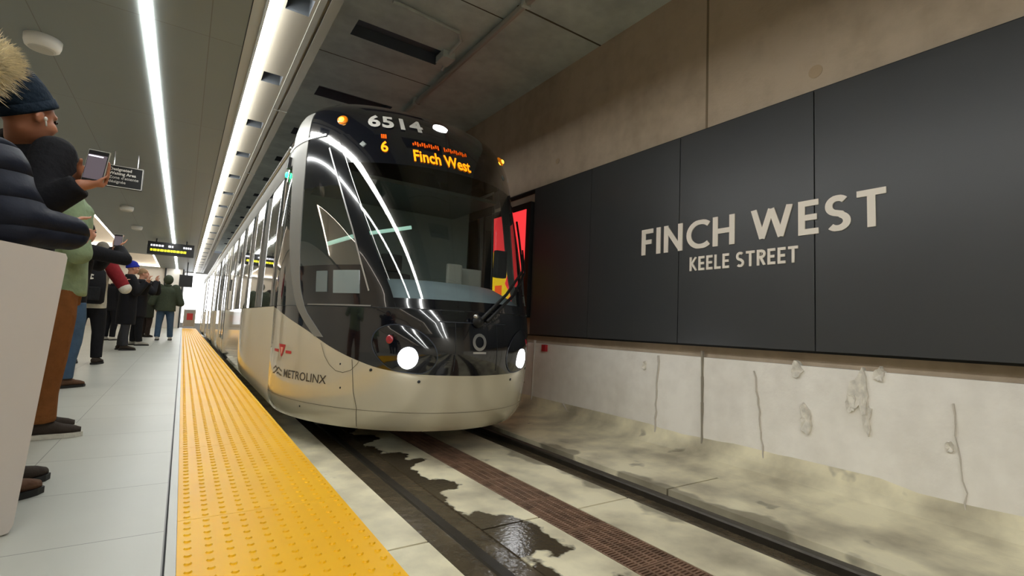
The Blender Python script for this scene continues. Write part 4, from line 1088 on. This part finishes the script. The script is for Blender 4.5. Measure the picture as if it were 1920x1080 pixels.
person('person in a navy puffer coat with a beige fur trimmed hood', (-.80, 2.70, PZ), (.8, .6), M['skin'], navy, blackf, shoe_br, 1.80,
       shoulder={'r': (-.635, 2.56, 1.665)}, cuff=.070, arms={'r': ((-.535, 2.52, 1.445), (-.405, 2.60, 1.440), (.1, 1, .1)), 'l': ((-1.02, 2.86, 1.5), (-.94, 3.02, 1.66), (.1, .2, .9))}, voxel=.011,
       hood=(navy, furm, 1.0), bulk=1.03, puffy=.035, head=(-.752, 2.66, 2.035), jacket_len=.62, legs={'r': ((-.66, 2.70, .85), (-.60, 2.80, .435)), 'l': ((-.86, 2.86, .85), (-.86, 2.90, .435))})
person('person in a dark beanie and black jacket holding up a phone', (-.66, 3.08, PZ), (.70, .70), M['skin_tan'], blackf, darkgrey, shoe_dk, 1.82,
       arms={'r': ((-.545, 2.83, 1.565), (-.415, 2.80, 1.675), (.3, 0, .9)), 'l': ((-.60, 3.12, 1.70), (-.445, 2.92, 1.715), (.4, -.3, .8))}, voxel=.009,
       hat=(teal, .200, 34), head=(-.640, 2.98, 1.980), look=(.72, .69, -.02), bulk=.98, eyes=True,
       fingers={'l': [(((-.445, 2.92, 1.715), (-.405, 2.845, 1.74)), (.027, .03)), (((-.405, 2.84, 1.74), (-.395, 2.842, 1.765)), (.026, .022))]
                + [(((-.395, 2.84, 1.722+.021*i), (-.352, 2.834, 1.728+.021*i), (-.326, 2.818, 1.731+.021*i), (-.327, 2.797, 1.731+.021*i)), (.0095, .009, .0085, .0075)) for i in range(4)]
                + [(((-.425, 2.85, 1.73), (-.430, 2.82, 1.76), (-.418, 2.792, 1.79)), (.014, .011, .009))],
                'r': [(((-.415, 2.80, 1.675), (-.385, 2.802, 1.685)), (.026, .022))]
                + [(((-.395+.018*i, 2.795, 1.684), (-.388+.018*i, 2.822, 1.70), (-.386+.018*i, 2.829, 1.72+.006*(i % 3))), (.0095, .009, .008)) for i in range(4)]
                + [(((-.375, 2.79, 1.69), (-.352, 2.785, 1.70), (-.340, 2.79, 1.72)), (.012, .0105, .009))]})
ear = person.H(.094, .004, -.012)+Vector((-.66, 3.08, PZ))
bm = bmesh.new(); sphere(bm, ear, (.007, .009, .010)); tube(bm, [ear, ear+Vector((.004, .006, -.030))], .0035, 8)
tag(obj('earbud', bm, M['white'], None, True), 'white earbud in the ear of the person in the dark beanie', 'earbud')
def phone(label, c, nrm, upv, w=.078, h=.155, scr=None):
    n = Vector(nrm).normalized(); u = Vector(upv); u = (u-n*u.dot(n)).normalized(); s_ = u.cross(n).normalized()
    t = thing('phone', label, 'phone', c); R_ = Matrix((s_, u, n)).transposed().to_4x4()
    bm = bmesh.new(); box(bm, -w/2, w/2, -h/2, h/2, -.0085, 0, .004); bm.transform(R_); obj('case', bm, mat('phone_case', (190, 190, 182), .3), t)
    bm = bmesh.new(); box(bm, -w/2+.003, w/2-.003, -h/2+.004, h/2-.004, 0, .001); bm.transform(R_); sc_ = obj('bezel', bm, M['black'], t)
    bm = bmesh.new(); box(bm, -w/2+.005, w/2-.006, -h/2+.018, h/2-.022, .001, .0016); bm.transform(R_); dsp = obj('display', bm, emis('phone_view', (92, 84, 92), .75), sc_)
    if scr:
        bm = bmesh.new(); box(bm, -w/2+.006, w/2-.02, h/2-.032, h/2-.026, .0016, .002); bm.transform(R_); obj('status_bar', bm, emis('phone_white', (240, 240, 250), 1), t)
phone('phone with a lit screen held up by the person in the dark beanie', (-.372, 2.808, 1.770), (-.28, -.96, .06), (.10, 0, 1), .082, .152, True)

person('person in a sage green fleece and brown trousers with black hair', (-.665, 4.20, PZ), (1, .12), M['skin'], green, brown, shoe_dk, 1.80,
       arms={'r': ((-.560, 3.99, 1.48), (-.645, 4.24, 1.63), (-.1, .1, .9)), 'l': ((-.74, 4.48, 1.50), (-.70, 4.40, 1.68), (0, -.1, .9))}, head=(-.705, 4.22, 2.03), look=(.35, .94),
       hair=hairblk, bulk=1.02, jacket_len=.86, sole=cream, legs={'r': ((-.645, 4.08, .84), (-.655, 4.08, .435)), 'l': ((-.70, 4.34, .84), (-.72, 4.34, .435))})
person('person in jeans and a black jacket raising a dark phone, behind the sage green fleece', (-.97, 6.66, PZ), (.75, .65), M['skin'], blackf, jeans, shoe_br, 1.70,
       arms={'r': ((-.545, 6.50, 1.675), (-.615, 6.62, 1.80), (-.1, .1, .9)), 'l': ((-.80, 6.95, 1.62), (-.66, 6.74, 1.79), (0, -.2, .9))}, lean=(.05, -.02), hair=hairblk, bulk=1.0)
phone('dark phone held up by the person in jeans and a black jacket', (-.625, 6.60, 1.875), (-.2, -.97, 0), (0, 0, 1), .075, .14)
person('person in an oatmeal sweater with a maroon sleeve, seen from behind wearing a backpack', (-1.13, 9.36, PZ), (.25, 1), M['skin'], oatmeal, blackf, shoe_dk, 1.80,
       arms={'r': ((-.735, 9.24, 1.47), (-.80, 9.50, 1.58), (0, .8, .6)), 'l': ((-1.36, 9.35, 1.45), (-1.22, 9.6, 1.6), (.2, .8, .6))}, hair=hairgrey, head=(-1.05, 9.40, 2.01), sleeve={'r': (maroon, cream)}, bulk=1.1, jacket_len=.80,
       legs={'r': ((-1.00, 9.36, .83), (-.99, 9.33, .435)), 'l': ((-1.24, 9.36, .83), (-1.29, 9.38, .435))})
t = thing('backpack', 'black backpack with a white letter C mark on the back of the oatmeal sweater', 'backpack', (-1.11, 9.10, 1.22))
bm = bmesh.new(); loft(bm, [(Vector((0, 0, 0)), .13, .07, Vector((1, 0, 0)), Vector((0, 1, 0))), (Vector((0, 0, .03)), .165, .10, Vector((1, 0, 0)), Vector((0, 1, 0))), (Vector((0, 0, .28)), .17, .105, Vector((1, 0, 0)), Vector((0, 1, 0))),
                              (Vector((0, .01, .46)), .15, .085, Vector((1, 0, 0)), Vector((0, 1, 0))), (Vector((0, .02, .53)), .10, .05, Vector((1, 0, 0)), Vector((0, 1, 0)))]); obj('bag', bm, blackf, t, True)
bm = bmesh.new(); box(bm, -.12, .12, -.135, -.08, .05, .24, .02); obj('pocket', bm, fabric('pocket_black', (34, 35, 38)), t)
bm = bmesh.new()
for q in stroke_poly(arc(0, 0, .045, 45, 315, 16, .028), .020): bm.faces.new([bm.verts.new((p.x, -.108, .38+p.y)) for p in q])
for q in stroke_poly([(0, -.028), (0, .028)], .022): bm.faces.new([bm.verts.new((p.x, -.109, .38+p.y)) for p in q])
obj('emblem', bm, M['white'], t)
for x in (-.1, .1):
    bm = bmesh.new(); tube(bm, [(x, .06, .50), (x, .12, .56), (x*1.2, .30, .56), (x*1.3, .42, .40), (x*1.4, .36, .12), (x*1.3, .1, .05)], .018, 8); obj('strap', bm, blackf, t, True)
person('person in a royal blue beanie, long black coat and charcoal trousers, in profile', (-.94, 12.65, PZ), (1, .2), M['skin'], blackf, darkgrey, shoe_dk, 1.78,
       arms={'r': ((-.80, 12.42, 1.52), (-.66, 12.50, 1.74), (.1, .1, .9)), 'l': ((-.72, 12.95, 1.55), (-.64, 12.75, 1.76), (.1, -.1, .9))}, hat=(royal, .125, 14), look=(1, .35), bulk=1.18, jacket_len=.52,
       legs={'r': ((-.93, 12.55, .83), (-.92, 12.55, .435)), 'l': ((-.95, 12.78, .83), (-1.0, 12.82, .435))})
person('person with sandy hair in a black jacket holding both hands up before the face', (-.86, 14.42, PZ), (1, .25), M['skin'], blackf, blackf, shoe_gr, 1.79,
       arms={'r': ((-.62, 14.22, 1.60), (-.58, 14.42, 1.86), (-.1, .1, .9)), 'l': ((-.55, 14.7, 1.62), (-.56, 14.5, 1.87), (-.1, -.1, .9))}, hair=hairbr, look=(1, .1), bulk=1.15, jacket_len=.66,
       legs={'r': ((-.82, 14.34, .83), (-.79, 14.36, .435)), 'l': ((-.90, 14.55, .83), (-.92, 14.6, .435))})
person('person in an olive hooded parka, jeans and pale shoes seen from behind', (-.41, 17.32, PZ), (.05, 1), M['skin'], olive, jeans, shoe_gr, 1.86,
       arms={'r': ((-.06, 17.3, 1.42), (-.16, 17.55, 1.42), (-.3, .8, .2)), 'l': ((-.75, 17.3, 1.42), (-.66, 17.55, 1.42), (.3, .8, .2))}, hood=(olive, None, .92), bulk=1.30, jacket_len=.80,
       legs={'r': ((-.27, 17.33, .83), (-.25, 17.35, .435)), 'l': ((-.54, 17.31, .83), (-.55, 17.26, .435))})
person('person in black trousers and white shoes, mostly hidden behind the backpack wearer', (-1.56, 16.75, PZ), (.6, .8), M['skin'], blackf, blackf, shoe_wh, 1.74, hair=hairblk, bulk=1.1)
person('person in a dark olive coat standing behind the sandy haired person', (-.92, 19.2, PZ), (.7, .7), M['skin'], fabric('dark_olive_coat', (46, 50, 42)), fabric('dark_brown_trousers', (50, 40, 36)), shoe_dk, 1.76, hair=hairblk, bulk=1.15, jacket_len=.62)
